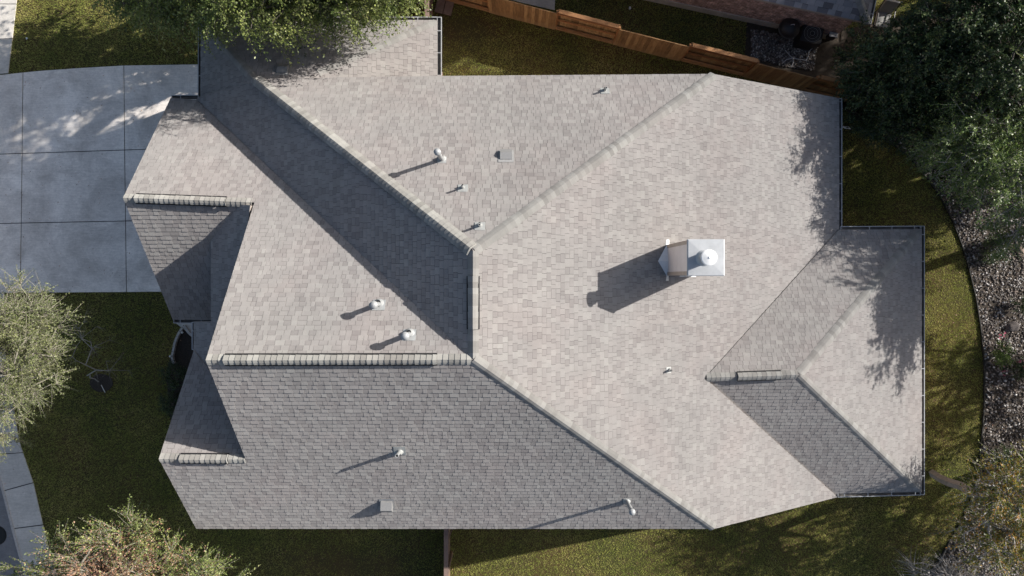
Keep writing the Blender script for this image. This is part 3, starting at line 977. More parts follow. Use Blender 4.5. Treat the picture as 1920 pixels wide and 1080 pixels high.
walk('sidewalk', [(-18, -260), (-24, -120), (-30, 10), (-42, 142)], [(46, -260), (38, -120), (30, 10), (15, 137)], [.17, .34, .50, .66, .83])
walk('sidewalk', [(-50, 551), (-44, 700), (-20, 830), (8, 920), (32, 1014), (62, 1120), (95, 1230)], [(8, 550), (14, 700), (36, 830), (62, 905), (86, 1010), (116, 1110), (150, 1220)], [.12, .25, .375, .50, .626, .76, .88])
sheet('road', [(-900, -400), (-22, -400), (-38, 150), (-46, 560), (-42, 700), (-20, 830), (10, 920), (34, 1014), (64, 1120), (110, 1300), (-900, 1300)], 0.016, M['road'])
kb = MB()
KL = [(-44, 700), (-20, 830), (8, 920), (32, 1014), (62, 1120), (95, 1230)]
for i in range(len(KL) - 1): kb.bar(PX(KL[i][0] - 1.5, KL[i][1], .02), PX(KL[i + 1][0] - 1.5, KL[i + 1][1], .02), .10, .06)
tag(kb.build('kerb', M['stone']), kind='structure')
mh = MB(); q = PX(-6, 1004, .02)
mh.lathe(tuple(q), [(0.38, -.01), (0.38, 0.006), (0.35, .008), (0.35, .002), (.33, .002), (.33, .010), (0, .010)], 32)
tag(mh.build('manhole_cover', M['edging']), 'dark round iron cover set in the road at the lower left edge', 'manhole cover')

sheet('patio', [(940, -60), (1042, -40), (1040, 19), (975, 4), (930, -8)], 0.03, M['sidewalk'], thick=.04)
sheet('garden_soil', [(1400, 40), (1560, 60), (1700, 30), (1990, -60), (1990, 330), (1760, 345), (1600, 205), (1465, 150), (1395, 128)], 0.006, M['soil'])
sheet('porch_floor', [(330, 606), (420, 606), (420, 660), (358, 628)], 0.05, M['sidewalk'], thick=.05)
sheet('flower_bed', [(346, 612), (362, 630), (420, 640), (420, 860), (345, 860), (318, 780), (312, 700), (326, 640)], 0.008, M['mulch'])

# gravel bed and its steel edging
EDGE = [(1560, 190), (1600, 215), (1640, 246), (1700, 290), (1735, 330), (1762, 368), (1785, 412), (1803, 458), (1818, 510), (1830, 560), (1838, 610), (1843, 660), (1845, 700), (1845, 750), (1842, 800), (1837, 850), (1829, 905), (1815, 950), (1796, 988), (1765, 1040), (1735, 1088), (1700, 1140)]
BED = EDGE + [(2050, 1180), (2300, 1180), (2300, 190)]
sheet('gravel_bed', BED, 0.006, M['soil'])
em = MB()
for i in range(len(EDGE) - 1):
    a_, b_ = PX(*EDGE[i], 0.035), PX(*EDGE[i + 1], 0.035)
    em.bar(a_, b_, 0.035, 0.09)
tag(em.build('steel_edging', M['edging']), 'curved dark steel edging strip between the back lawn and the gravel bed', 'edging')

def inside(px, py, poly):
    poly = np.array(poly); c = np.zeros(len(px), bool); j = len(poly) - 1
    for i in range(len(poly)):
        xi, yi = poly[i]; xj, yj = poly[j]
        with np.errstate(divide='ignore', invalid='ignore'):
            k = ((yi > py) != (yj > py)) & (px < (xj - xi) * (py - yi) / (yj - yi) + xi)
        c ^= k; j = i
    return c
def xy2(poly): return [tuple(PX(u, v, 0)[:2]) for u, v in poly]

def pebbles(name, poly, n, smin, smax, label=None, z=0.01, seed=1, skew=0):
    g_ = np.random.default_rng(seed)
    W = np.array(xy2(poly)); lo = W.min(0); hi = W.max(0)
    P = g_.uniform(lo, hi, (n, 2)); P = P[inside(P[:, 0], P[:, 1], W)]
    k = len(P)
    # squashed octahedra with cut tops: 8 vertices as two quads rings -> 5 visible faces
    s = g_.uniform(smin, smax, k)[:, None]
    ang = g_.uniform(0, 6.28, k)
    rx = s * g_.uniform(.7, 1.3, (k, 1)); ry = s * g_.uniform(.6, 1.0, (k, 1))
    ca, sa = np.cos(ang)[:, None], np.sin(ang)[:, None]
    faces = []
    def pt(ax_, ay_, z_):
        jx = ax_ * rx * g_.uniform(.85, 1.15, (k, 1)); jy = ay_ * ry * g_.uniform(.85, 1.15, (k, 1))
        return np.hstack([P[:, :1] + jx * ca - jy * sa, P[:, 1:] + jx * sa + jy * ca, z + z_ * s * g_.uniform(.6, 1.3, (k, 1))])
    bot = [pt(a_, b_, 0.0) for a_, b_ in ((-1, -.6), (.6, -1), (1, .6), (-.6, 1))]
    top = [pt(a_ * .6, b_ * .6, .8) for a_, b_ in ((-1, -.5), (.5, -1), (1, .5), (-.5, 1))]
    quads = [np.stack(top, 1)]
    for i in range(4):
        j = (i + 1) % 4
        quads.append(np.stack([bot[i], bot[j], top[j], top[i]], 1))
    V = np.concatenate(quads, 0)
    rr = g_.random(k) ** 1.1
    o = np_mesh(name, V.reshape(-1, 3), 4, np.tile(rr, 5), M['pebble'])
    return tag(o, kind='stuff', label=label, cat='gravel')
BEDV = [(u, min(v, 1110)) for u, v in EDGE if v > 225] + [(1990, 1110), (1990, 225)]
pebbles('gravel', BEDV, 26000, 0.022, 0.055, 'mixed pale and reddish pebbles spread over the garden bed along the right side', seed=3)
GRV2 = [(1408, 55), (1450, 62), (1532, 88), (1525, 132), (1470, 125), (1408, 108)]
pebbles('gravel', GRV2, 3800, 0.02, 0.045, 'grey pebbles between the wooden fence and the neighbouring brick wall', seed=4, z=.02)

# ------------------------------------------------------------------ grass blades
def grass():
    g_ = np.random.default_rng(5)
    lo = np.array([-20.5, -12.2]); hi = np.array([19, 11.4])
    n = 1500000
    P = g_.uniform(lo, hi, (n, 2))
    ex = [
        xy2([(-900, 170), (10, 140), (60, 134), (150, 127.5), (230, 123), (380, 120.5), (450, 121), (450, 547), (-900, 549)]),
        xy2([(-18, -260), (-30, 10), (-42, 142), (15, 137), (30, 10), (46, -260)]),
        xy2([(-300, 551), (8, 550), (14, 700), (36, 830), (62, 905), (86, 1010), (116, 1110), (150, 1220), (-300, 1220)]),
        xy2(BED), xy2([(1400, 40), (1560, 60), (1700, 30), (1990, -60), (1990, 330), (1760, 345), (1600, 205), (1465, 150), (1395, 128)]),
        xy2([(940, -60), (1042, -40), (1040, 19), (975, 4), (930, -8)]), xy2([(346, 612), (362, 630), (420, 640), (420, 860), (345, 860), (318, 780), (312, 700), (326, 640)]),
        xy2([(822, -2), (853, 6), (846, 34), (816, 26)]),
        [(-9.4, 7.9), (-3.1, 7.9), (-3.1, 5.9), (10.6, 5.9), (10.6, 1.4), (13.4, 1.4), (13.4, -6.8), (-9.2, -6.8), (-9.2, -1), (-10.8, -1), (-10.8, 5.0), (-9.4, 5.0)],
        [(4.5, 11.3), (12.3, 9.3), (13.5, 14), (6, 16)],
    ]
    keep = np.ones(n, bool)
    for e in ex: keep &= ~inside(P[:, 0], P[:, 1], np.array(e))
    # patchy thinning
    ph = (np.sin(P[:, 0] * 1.3 + 1.7 * np.sin(P[:, 1] * .8)) + np.sin(P[:, 1] * 1.9 + 1.3 * np.sin(P[:, 0] * 1.1)))
    bare = np.exp(-(((P[:, 0] + 2.0) / 1.1) ** 2 + ((P[:, 1] - 9.7) / .5) ** 2)) + np.exp(-(((P[:, 0] + 7) / 3.0) ** 2 + ((P[:, 1] + 11.2) / .7) ** 2)) * .7
    keep &= g_.random(n) < np.clip(.86 + .07 * ph - bare, .2, 1)
    P = P[keep]; k = len(P)
    h = g_.uniform(.02, .055, k); a_ = g_.uniform(0, 6.283, k); lean = g_.uniform(.3, 1.7, k)
    wd = g_.uniform(.005, .010, k)
    dx, dy = np.cos(a_), np.sin(a_)
    b_ = a_ + g_.uniform(-1, 1, k) + 1.57
    wx, wy = np.cos(b_) * wd, np.sin(b_) * wd
    z0 = np.zeros(k)
    V = np.stack([np.stack([P[:, 0] - wx, P[:, 1] - wy, z0], 1), np.stack([P[:, 0] + wx, P[:, 1] + wy, z0], 1),
                  np.stack([P[:, 0] + dx * h * lean + wx * .5, P[:, 1] + dy * h * lean + wy * .5, h], 1)], 1)
    o = np_mesh('grass', V.reshape(-1, 3), 3, g_.random(k), M['grass'])
    tag(o, kind='stuff', label='short patchy brown and green turf around the house', cat='grass')
grass()

def litter():
    g_ = np.random.default_rng(15); n = 2600
    P = g_.uniform([-20, -12], [19, 11.2], (n, 2))
    P = P[~inside(P[:, 0], P[:, 1], np.array([(-9.4, 7.9), (-3.1, 7.9), (-3.1, 5.9), (10.6, 5.9), (10.6, 1.4), (13.4, 1.4), (13.4, -6.8), (-9.2, -6.8), (-9.2, -1), (-10.8, -1), (-10.8, 5.0), (-9.4, 5.0)]))]
    k = len(P); a_ = g_.uniform(0, 6.28, k); s_ = g_.uniform(.015, .035, k)
    d = np.stack([np.cos(a_) * s_, np.sin(a_) * s_], 1); e = np.stack([-np.sin(a_) * s_ * .5, np.cos(a_) * s_ * .5], 1)
    z = g_.uniform(.045, .06, k)
    def q(v, dz): return np.column_stack([v, z + dz])
    V = np.stack([q(P - d, 0), q(P - e, .008), q(P + d, .002), q(P + e, .01)], 1)
    tag(np_mesh('fallen_leaves', V.reshape(-1, 3), 4, g_.random(k), M['dry_leaf']), kind='stuff', label='dry fallen leaves scattered over turf and paving', cat='leaf litter')
litter()

# ------------------------------------------------------------------ trees
def unit(v): return v / np.maximum(1e-9, np.linalg.norm(v, axis=-1, keepdims=True))

def skeleton(base, fork, tips, r0, g_, bend=.12, seg=.55):
    """joins every tip to the nearest node that is nearer the fork; returns segments (p,q,rp,rq)"""
    nodes = [np.array(base, float)]; par = [-1]
    nt_ = 5
    for i in range(1, nt_ + 1):
        t = i / nt_
        nodes.append(np.array(base) + (np.array(fork) - np.array(base)) * t + np.append(g_.normal(0, .05, 2), 0)); par.append(len(nodes) - 2)
    fk = len(nodes) - 1
    order = np.argsort(np.linalg.norm(tips - fork, axis=1))
    arr = np.zeros((len(tips) * 12 + 50, 3)); arr[:len(nodes)] = nodes
    dist = np.zeros(len(arr)); dist[:len(nodes)] = 0
    cnt = len(nodes); leafn = []
    for ti in order:
        T = tips[ti]; dT = np.linalg.norm(T - fork)
        cand = arr[fk:cnt]
        dd = np.linalg.norm(cand - T, axis=1) + .35 * dist[fk:cnt] - .0
        j = int(np.argmin(dd)) + fk
        S = arr[j].copy(); L = np.linalg.norm(T - S); k = max(1, int(L / seg))
        prev = j
        off = g_.normal(0, bend * L / 2, 3); off[2] = abs(off[2]) * .8
        for q_ in range(1, k + 1):
            t = q_ / k
            Pn = S + (T - S) * t + off * math.sin(math.pi * t) + (g_.normal(0, .03, 3) if q_ < k else 0)
            if cnt >= len(arr): break
            arr[cnt] = Pn; dist[cnt] = dist[prev] + L / k; par.append(prev); prev = cnt; cnt += 1
        leafn.append(prev)
    w_ = np.zeros(cnt); 
    for l in leafn: w_[l] += 1
    par = np.array(par[:cnt])
    for i in range(cnt - 1, 0, -1):
        if w_[i] == 0: w_[i] = .5
        w_[par[i]] += w_[i]
    rad = r0 * (w_ / w_[0]) ** .5
    idx = np.arange(1, cnt)
    return arr[par[idx]], arr[idx], rad[par[idx]] , rad[idx]

def tubes(P, Q, rp, rq, n=5):
    ax = unit(Q - P)
    ref = np.where(np.abs(ax[:, 2:3]) > .9, np.array([[1., 0, 0]]), np.array([[0, 0, 1.]]))
    e1 = unit(np.cross(ax, ref)); e2 = np.cross(ax, e1)
    out = []
    for k in range(n):
        a0, a1 = 2 * math.pi * k / n, 2 * math.pi * (k + 1) / n
        v = []
        for (B, r_, an) in ((P, rp, a0), (P, rp, a1), (Q, rq, a1), (Q, rq, a0)):
            v.append(B + (e1 * math.cos(an) + e2 * math.sin(an)) * r_[:, None])
        out.append(np.stack(v, 1))
    return np.concatenate(out, 0)

def tree(name, label, cat, base, lumps, ntips, leaf, leafmat, bark, sprays=5, spray_len=.5, nleaf=16, r0=.18, droop=.15, fork_h=None,
         twig_r=.004, seed=1, lean=None, shell=.55, leafmats=None, tone=None, group=None, up=.0, min_r=.005):
    """lumps: list of (cx,cy,cz,rx,ry,rz,weight) ellipsoids in metres that shape the crown"""
    g_ = np.random.default_rng(seed)
    L = np.array(lumps, float)
    wts = L[:, 6] / L[:, 6].sum()
    ch = g_.choice(len(L), ntips, p=wts)
    d = unit(g_.normal(0, 1, (ntips, 3)))
    rr = (shell + (1 - shell) * g_.random(ntips)) * (1 + .16 * np.sin(d[:, 0] * 5 + seed) * np.sin(d[:, 1] * 4 + 1))
    tips = L[ch, :3] + d * L[ch, 3:6] * rr[:, None]
    tips[:, 2] = np.maximum(tips[:, 2], .35)
    cen = (L[:, :3] * wts[:, None]).sum(0)
    root = empty(name, tuple(base), label=label, cat=cat, group=group)
    if fork_h is None: fork_h = base[2] + (cen[2] - base[2]) * .55
    fork = np.array([base[0] + (cen[0] - base[0]) * .3, base[1] + (cen[1] - base[1]) * .3, fork_h]) if lean is None else np.array(lean)
    P, Q, rp, rq = skeleton(base, fork, tips, r0, g_)
    rp = np.maximum(rp, min_r); rq = np.maximum(rq, min_r)
    T = tubes(P, Q, rp, rq, 5)
    # sprays (leafy twigs) leaving every tip, outwards
    S0 = np.repeat(tips, sprays, 0); ce = np.repeat(L[ch, :3], sprays, 0)
    k = len(S0)
    dirs = unit(unit(S0 - ce) * .9 + g_.normal(0, .55, (k, 3)) + np.array([0, 0, up]))
    ln = spray_len * g_.uniform(.5, 1.3, k)
    bendv = np.zeros((k, 3)); bendv[:, 2] = -droop * ln; bendv += g_.normal(0, .07, (k, 3)) * ln[:, None]
    t = np.linspace(0.08, 1, nleaf)
    pos = S0[:, None, :] + dirs[:, None, :] * (ln[:, None, None] * t[None, :, None]) + bendv[:, None, :] * (t ** 2)[None, :, None]
    tw = []
    for (a_, b_) in ((0., .5), (.5, 1.)):
        pa = S0 + dirs * (ln * a_)[:, None] + bendv * a_ ** 2; pb = S0 + dirs * (ln * b_)[:, None] + bendv * b_ ** 2
        tw.append(tubes(pa, pb, np.full(k, twig_r * (1.2 - a_)), np.full(k, twig_r * (1.15 - b_)), 3))
    T = np.concatenate([T] + tw, 0)
    tr = np_mesh('trunk', T.reshape(-1, 3), 4, g_.random(len(T)), bark, root)
    if nleaf and leaf > 0:
        pos = pos.reshape(-1, 3); m_ = len(pos)
        dr = np.repeat(dirs, nleaf, 0)
        ld = unit(dr * .6 + g_.normal(0, .8, (m_, 3)))
        nn = unit(g_.normal(0, .75, (m_, 3)) + np.array([0, 0, .8]))
        sd_ = unit(np.cross(ld, nn))
        s = leaf * g_.uniform(.6, 1.3, m_)[:, None]
        pos = pos + g_.normal(0, .02, (m_, 3))
        V = np.stack([pos, pos + ld * s * .5 + sd_ * s * .27, pos + ld * s, pos + ld * s * .5 - sd_ * s * .27], 1)
        rn = np.clip(np.repeat(g_.normal(.5, .22, k), nleaf) + g_.normal(0, .16, m_), 0, 1)
        if leafmats:
            # outer patches in a second leaf colour
            f = leafmats[1]; sel = f(pos) > g_.random(m_)
            np_mesh('crown', V[~sel].reshape(-1, 3), 4, rn[~sel], leafmat, root)
            np_mesh('crown', V[sel].reshape(-1, 3), 4, rn[sel], leafmats[0], root)
        else:
            np_mesh('crown', V.reshape(-1, 3), 4, rn, leafmat, root)
    return root

def blob(u, v, h, rpx, rpy, rz, wgt=1.0):
    """crown lump centred where the survey grid puts it"""
    c = PX(u, v, h); d = D - h
    return (c[0], c[1], c[2], rpx * d / FPX, rpy * d / FPX, rz, wgt)

# oak over the north wing
tree('oak_tree', 'leafy green oak overhanging the driveway side of the roof from the upper left', 'tree', (-6.6, 10.6, 0),
     [blob(360, -20, 7.4, 130, 75, 1.3, 1.2), blob(270, -38, 7.2, 90, 62, 1.2, .8), blob(460, -20, 8.0, 110, 80, 1.4, 1.2), blob(600, -25, 7.6, 105, 72, 1.3, .9), blob(700, -55, 7.4, 115, 75, 1.2, .7), blob(560, -170, 9.2, 330, 130, 1.7, 1.4), blob(330, -130, 8.3, 180, 110, 1.5, .8),
      (-4.7, 8.5, 6.9, 1.7, .9, .9, .7), (-6.2, 9.0, 6.6, 1.6, .9, .9, .5), (-6.5, 12.2, 7.6, 4.4, 2.2, 2.6, 1.0)],
     1050, .075, M['oak_leaf'], M['bark'], sprays=9, spray_len=.75, nleaf=22, r0=.30, droop=.5, seed=21, twig_r=.005, shell=.35)

tree('oak_tree', 'dense oak beyond the top edge of the view that shades the driveway', 'tree', (-8.8, 12.6, 0),
     [(-12.8, 10.9, 3.6, 2.4, 1.1, 1.7, 1), (-9.2, 11.3, 5.8, 3.0, 1.3, 2.4, 1.3), (-9.6, 10.4, 3.4, 1.8, .7, 1.6, .6), (-5.4, 12.2, 8.0, 3.0, 1.4, 2.2, 1.0), (-14.5, 12.2, 5.0, 2.0, 1.4, 1.8, .6)],
     400, .15, M['oak_leaf'], M['bark'], sprays=6, spray_len=.6, nleaf=11, r0=.25, seed=24, shell=.1)

tree('shading_shrub', 'tall dark shrub added under the oak to keep sun off the driveway', 'shrub', (-8.2, 9.9, 0),  # invented shrub, placed to block sun passing under the oak onto the driveway
     [(-8.8, 9.6, 2.0, 1.5, .6, 1.9, 1), (-6.4, 9.7, 2.6, 2.0, .7, 2.3, 1.2), (-9.8, 10.6, 2.1, 1.9, .75, 1.8, .8)], 330, .12, M['dark_leaf'], M['bark'], sprays=6, spray_len=.4, nleaf=11, r0=.08, seed=25, shell=.1)

# pale tree at the left edge
tree('shade_tree', 'pale olive tree with sunlit twiggy crown standing at the left edge by the sidewalk', 'tree', (*PX(-30, 690, 0)[:2], 0),
     [blob(30, 610, 6.2, 85, 75, 1.2, 1.3), blob(10, 700, 6.6, 100, 90, 1.4, 1.3), blob(-60, 640, 6.8, 110, 120, 1.6, 1.2), blob(-20, 790, 5.6, 80, 80, 1.1, .8)],
     430, .05, M['olive_leaf'], M['pale_bark'], sprays=9, spray_len=.58, nleaf=17, r0=.16, droop=-.05, seed=22, twig_r=.006, shell=.2, min_r=.009)

# tree at the lower left with dry pinkish foliage in the middle
c0_ = PX(200, 1075, 6.5)
tree('ornamental_tree', 'spiky green tree with dry pinkish centre at the lower left corner', 'tree', (*PX(200, 1130, 0)[:2], 0),
     [blob(190, 1080, 6.4, 120, 80, 1.2, 1.4), blob(90, 1090, 5.8, 90, 70, 1.0, .7), blob(300, 1080, 6.2, 110, 75, 1.1, 1.0), blob(230, 1010, 6.2, 60, 45, .7, .6), blob(380, 1085, 5.6, 70, 45, .7, .5), blob(180, 1180, 6.6, 200, 80, 1.2, 1.0)],
     370, .062, M['oak_leaf'], M['pale_bark'], sprays=8, spray_len=.64, nleaf=20, r0=.15, droop=-.12, seed=23, twig_r=.006, shell=.15, up=.2, min_r=.009,
     leafmats=(M['dry_leaf'], lambda p: 1.05 * np.exp(-(((p[:, 0] - c0_[0]) / 1.7) ** 2 + ((p[:, 1] - c0_[1]) / .95) ** 2))))

# dark evergreens in the upper right garden
dk = dict(leafmat=M['dark_leaf'], bark=M['bark'])
tree('evergreen_tree', 'dark evergreen tree beside the corner of the neighbouring roof', 'tree', (*PX(1690, 150, 0)[:2], 0),
     [blob(1665, 150, 3.4, 75, 65, 1.2, 1), blob(1720, 90, 4.2, 80, 80, 1.3, 1), blob(1620, 110, 2.4, 45, 50, .8, .5), blob(1655, 215, 2.6, 55, 40, .8, .5), blob(1720, 210, 3.2, 70, 60, 1.1, .8)],
     520, .085, sprays=8, spray_len=.5, nleaf=16, r0=.16, seed=31, shell=.3, group='dark evergreens in the upper right garden', **dk)
tree('evergreen_tree', 'tall dark evergreen tree in the upper right corner of the view', 'tree', (*PX(1830, 60, 0)[:2], 0),
     [blob(1830, 40, 5.0, 110, 90, 1.6, 1), blob(1900, 110, 5.6, 110, 100, 1.6, 1), blob(1790, 130, 4.2, 80, 70, 1.2, .8), blob(1870, -40, 5.5, 130, 90, 1.6, .8)],
     700, .085, sprays=8, spray_len=.55, nleaf=16, r0=.2, seed=32, shell=.3, group='dark evergreens in the upper right garden', **dk)
tree('evergreen_tree', 'evergreen tree with sunlit sprays over the top of the gravel bed', 'tree', (*PX(1850, 270, 0)[:2], 0),
     [blob(1840, 290, 4.8, 90, 75, 1.3, 1), blob(1900, 330, 5.2, 90, 90, 1.4, 1), blob(1880, 210, 5.0, 100, 70, 1.4, 1), blob(1770, 260, 3.4, 65, 55, 1.0, .7), blob(1900, 420, 3.9, 50, 50, .9, .4)],
     520, .07, leafmat=M['bush_leaf'], bark=M['grey_bark'], sprays=7, spray_len=.6, nleaf=16, r0=.18, seed=33, shell=.3, droop=.0, group='dark evergreens in the upper right garden')
# the row of tall trees further east that shades the garden
east = [
    ((22.5, 8.5), 41, 330, [(22.5, 8.5, 7.2, 3.4, 3.4, 2.0, 1), (20.8, 9.1, 6.4, 2.2, 2.4, 1.7, .6)]),
    ((20.8, 13.0), 42, 260, [(20.8, 13.0, 7.6, 3.4, 3.4, 2.0, 1), (19.2, 13.4, 6.6, 2.0, 2.4, 1.7, .5)]),
    ((21.8, 2.6), 43, 640, [(21.8, 3.2, 7.3, 2.5, 3.1, 2.0, 1), (20.2, 2.3, 6.9, 1.7, 2.8, 1.7, .9), (19.4, 1.6, 7.4, 1.4, 2.6, 1.5, .7)]),
    ((25.5, 14.5), 44, 260, [(25.5, 14.5, 9.2, 3.8, 3.8, 2.3, 1)]),
    ((24.5, -1.8), 45, 80, [(24.5, -1.8, 4.2, 2.3, 2.3, 1.4, 1)]),
    ((20.6, -6.6), 46, 300, [(20.4, -5.2, 3.9, 1.7, 1.5, 1.3, .9), (20.6, -8.2, 3.6, 1.8, 2.0, 1.4, 1.0)]),
    ((27.5, 6.5), 47, 240, [(27.5, 6.5, 8.8, 3.4, 3.4, 2.1, 1)]),
    ((20.2, 5.6), 49, 300, [(20.2, 5.6, 3.0, 1.5, 3.2, 1.7, 1)]),
    ((19.8, 18.5), 50, 420, [(19.8, 17.6, 10.6, 4.2, 3.6, 3.0, 1), (16.5, 17.5, 8.5, 3.0, 2.6, 2.4, .7)]),
    ((20.5, -11.5), 48, 260, [(20.3, -11.0, 3.4, 2.0, 1.8, 1.5, 1)]),
]
for i, ((x, y), sd_, nt_, lm) in enumerate(east):
    tree('garden_tree', 'leafy garden tree standing beyond the right edge of the view', 'tree', (x, y, 0), lm,
         nt_, .12, M['dark_leaf'], M['bark'], sprays=6, spray_len=.6, nleaf=12, r0=.2, seed=sd_, shell=.2, group='tall trees beyond the right edge')

# bare tree with autumn leaves at the lower right; its trunk stands by the rear corner
tree('autumn_tree', 'half bare tree with yellow and orange leaves beside the rear corner of the house', 'tree', (*PX(1748, 887, 0)[:2], 0),
     [blob(1890, 930, 4.6, 80, 70, 1.2, 1), blob(1900, 1010, 4.0, 90, 80, 1.2, 1), blob(1850, 1000, 3.2, 70, 60, 1.0, .7), blob(1960, 900, 5.0, 90, 90, 1.2, .7)],
     260, .075, M['autumn_leaf'], M['grey_bark'], sprays=6, spray_len=.6, nleaf=13, r0=.16, droop=0, seed=51, twig_r=.006, shell=.1, min_r=.011,
     lean=tuple(PX(1842, 934, 3.4)))
tree('bare_tree', 'leafless grey shrub tree reaching over the lawn at the lower right edge', 'tree', (*PX(1850, 1110, 0)[:2], 0),
     [blob(1790, 1090, 3.0, 75, 45, .8, 1), blob(1730, 1080, 2.6, 40, 35, .6, .5), blob(1860, 1080, 3.4, 80, 60, .8, .8)],
     120, 0, None, M['grey_bark'], sprays=5, spray_len=.7, nleaf=6, r0=.10, droop=-.1, seed=52, twig_r=.008, shell=.1, min_r=.012)

# shrubs
def shrub(label, u, v, r, h, mat, seed, n=30, leaf=.05, cat='shrub', name='shrub', group=None, sprays=6, nleaf=10, sl=.22):
    c = PX(u, v, 0)
    return tree(name, label, cat, (c[0], c[1], 0), [(c[0], c[1], h * .55, r, r, h * .45, 1)], n, leaf, mat, M['bark'], sprays=sprays, spray_len=sl, nleaf=nleaf, r0=.03, seed=seed, shell=.3, twig_r=.003, fork_h=h * .15, min_r=.004, group=group)
shrub('dark green bush in the bed under the front gable, nearest the stone border', 336, 700, .45, .8, M['dark_leaf'], 61, 60)
shrub('dark green bush in the bed under the front gable, farther from the stone border', 333, 755, .45, .8, M['dark_leaf'], 62, 60)
shrub('bright green leafy shrub on the gravel right of the steel edging', 1868, 662, .40, .55, M['bush_leaf'], 63, 34, .06)
shrub('dark low shrub with white blossoms on the gravel', 1852, 470, .5, .6, M['dark_leaf'], 64, 55, .05)
shrub('small green shrub on the gravel above the white blossomed one', 1790, 375, .35, .5, M['dark_leaf'], 65, 26)
shrub('small dark shrub beside the pink flowers', 1905, 690, .36, .45, M['dark_leaf'], 66, 30)
shrub('little green plant on the gravel between the tree trunk and the edging', 1868, 850, .33, .45, M['dark_leaf'], 67, 30)
shrub('dark weeping bush under the dark evergreens', 1600, 165, .6, 1.2, M['dark_leaf'], 68, 80)
shrub('small green clump on the gravel at the right edge', 1905, 570, .3, .4, M['dark_leaf'], 69, 20)
shrub('leafy bush between the boundary gate and the north wing', 740, 5, .8, 1.6, M['dark_leaf'], 70, 90)

def flowers(label, u, v, n, mat, seed, r=.16, s=.028, h=.35):
    g_ = np.random.default_rng(seed); c = PX(u, v, 0)
    root = empty('flower', (c[0], c[1], 0), label=label, cat='flower')
    for i in range(n):
        x, y = c[0] + g_.normal(0, r), c[1] + g_.normal(0, r); z = h * g_.uniform(.7, 1.1)
        st = MB(); st.bar((c[0] + (x - c[0]) * .3, c[1] + (y - c[1]) * .3, 0), (x, y, z), .006, .006)
        bl = MB(); vs = [(x, y, z)]; fs = []
        for k in range(5):
            a_ = 6.283 * k / 5 + i; b0 = len(vs)
            vs += [(x + s * math.cos(a_ - .5), y + s * math.sin(a_ - .5), z + .012), (x + s * 1.4 * math.cos(a_), y + s * 1.4 * math.sin(a_), z + .004), (x + s * math.cos(a_ + .5), y + s * math.sin(a_ + .5), z + .012)]
            fs.append((0, b0, b0 + 1, b0 + 2))
        bl.mesh(vs, fs)
        k_ = bl.build('blossom', mat, root); st.build('stem', M['bush_leaf'], k_)
flowers('white blossoms on the dark low shrub in the gravel bed', 1852, 478, 16, M['petal_white'], 71, .28, .022, .62)
flowers('pink flowers by the boulder, above the bright green shrub', 1871, 627, 6, M['pink'], 72, .08)
flowers('pink flowers at the right edge below the bright green shrub', 1903, 680, 9, M['pink'], 73, .09, .035, .5)
flowers('faint pink flowers scattered below the bright green shrub', 1878, 696, 8, M['pink'], 74, .14, .022, .15)

# boulder
def boulder(name, label, u, v, r, mat, seed, flatf=.55, cat='boulder', group=None):
    import bmesh
    bm = bmesh.new(); bmesh.ops.create_icosphere(bm, subdivisions=3, radius=1)
    g_ = np.random.default_rng(seed); ph = g_.uniform(0, 6, 6)
    for v_ in bm.verts:
        p = v_.co; k = 1 + .16 * math.sin(3 * p.x + ph[0]) * math.cos(2.6 * p.y + ph[1]) + .08 * math.sin(6 * p.z + ph[2] + 4 * p.x)
        v_.co = Vector((p.x * r * k, p.y * r * k * .85, p.z * r * k * flatf))
    me = bpy.data.meshes.new(name); bm.to_mesh(me); bm.free()
    me.materials.append(mat)
    o = bpy.data.objects.new(name, me); COL.objects.link(o)
    c = PX(u, v, 0); o.location = (c[0], c[1], r * flatf * .55); o.rotation_euler = (0, 0, g_.uniform(0, 6))
    return tag(o, label, cat, group)
boulder('boulder', 'round dark brown boulder lying on the gravel near the right edge', 1897, 612, .24, M['rock'], 81)
boulder('boulder', 'flat tan stone at the right edge beside the white blossomed shrub', 1912, 472, .2, M['stone_tan'] if 'stone_tan' in M else M['paver'], 82, .4)
boulder('boulder', 'grey stone on the soil under the dark evergreens, right of the patio chair', 1672, 82, .22, M['stone'], 83, .4)

# curved stone border of the front bed with two small white lamps
bs = MB
border = [(346, 611), (343, 614), (338, 621), (333, 631), (329, 641), (327, 650), (325.5, 659), (323, 668), (325, 676), (327, 682)]
rt = empty('stone_border', tuple(PX(333, 645, 0)), label='curved pale stone border of the front bed below the small gable gutter', cat='garden border')
for i in range(len(border) - 1):
    a_, b_ = PX(*border[i], .07), PX(*border[i + 1], .07)
    m_ = MB(); dd = unit(b_ - a_); m_.bar(a_ + dd * .008, b_ - dd * .008, .085, .12, rng.random())
    m_.build('stone', M['stone'], rt)
wb = MB()
for (p, q_) in (((346, 611), (352, 620)), ((352, 620), (356, 625)), ((356, 625), (364, 631))):
    wb.bar(PX(*p, .09), PX(*q_, .09), .10, .1)
tag(wb.build('stone_border', M['stone']), 'short grey stone edge running from the curved border to the porch', 'garden border')
for k, (u, v, lb) in enumerate(((341.5, 623.5, 'small white ball lamp inside the top of the curved stone border'), (319, 668, 'small white ball lamp outside the lower end of the curved stone border'))):
    c = PX(u, v, .28)
    r_ = empty('path_light', tuple(PX(u, v, 0)), label=lb, cat='garden light')
    m_ = MB(); m_.lathe((c[0], c[1], .28), [(0.0, -.045), (.03, -.035), (.042, 0), (.03, .035), (0, .045)], 16); m_.build('globe', M['petal_white'], r_, True)
    m_ = MB(); m_.lathe((c[0], c[1], 0), [(.012, 0), (.012, .24), (.03, .245), (.03, .255), (0, .255)], 10); m_.build('post', M['black'], r_)
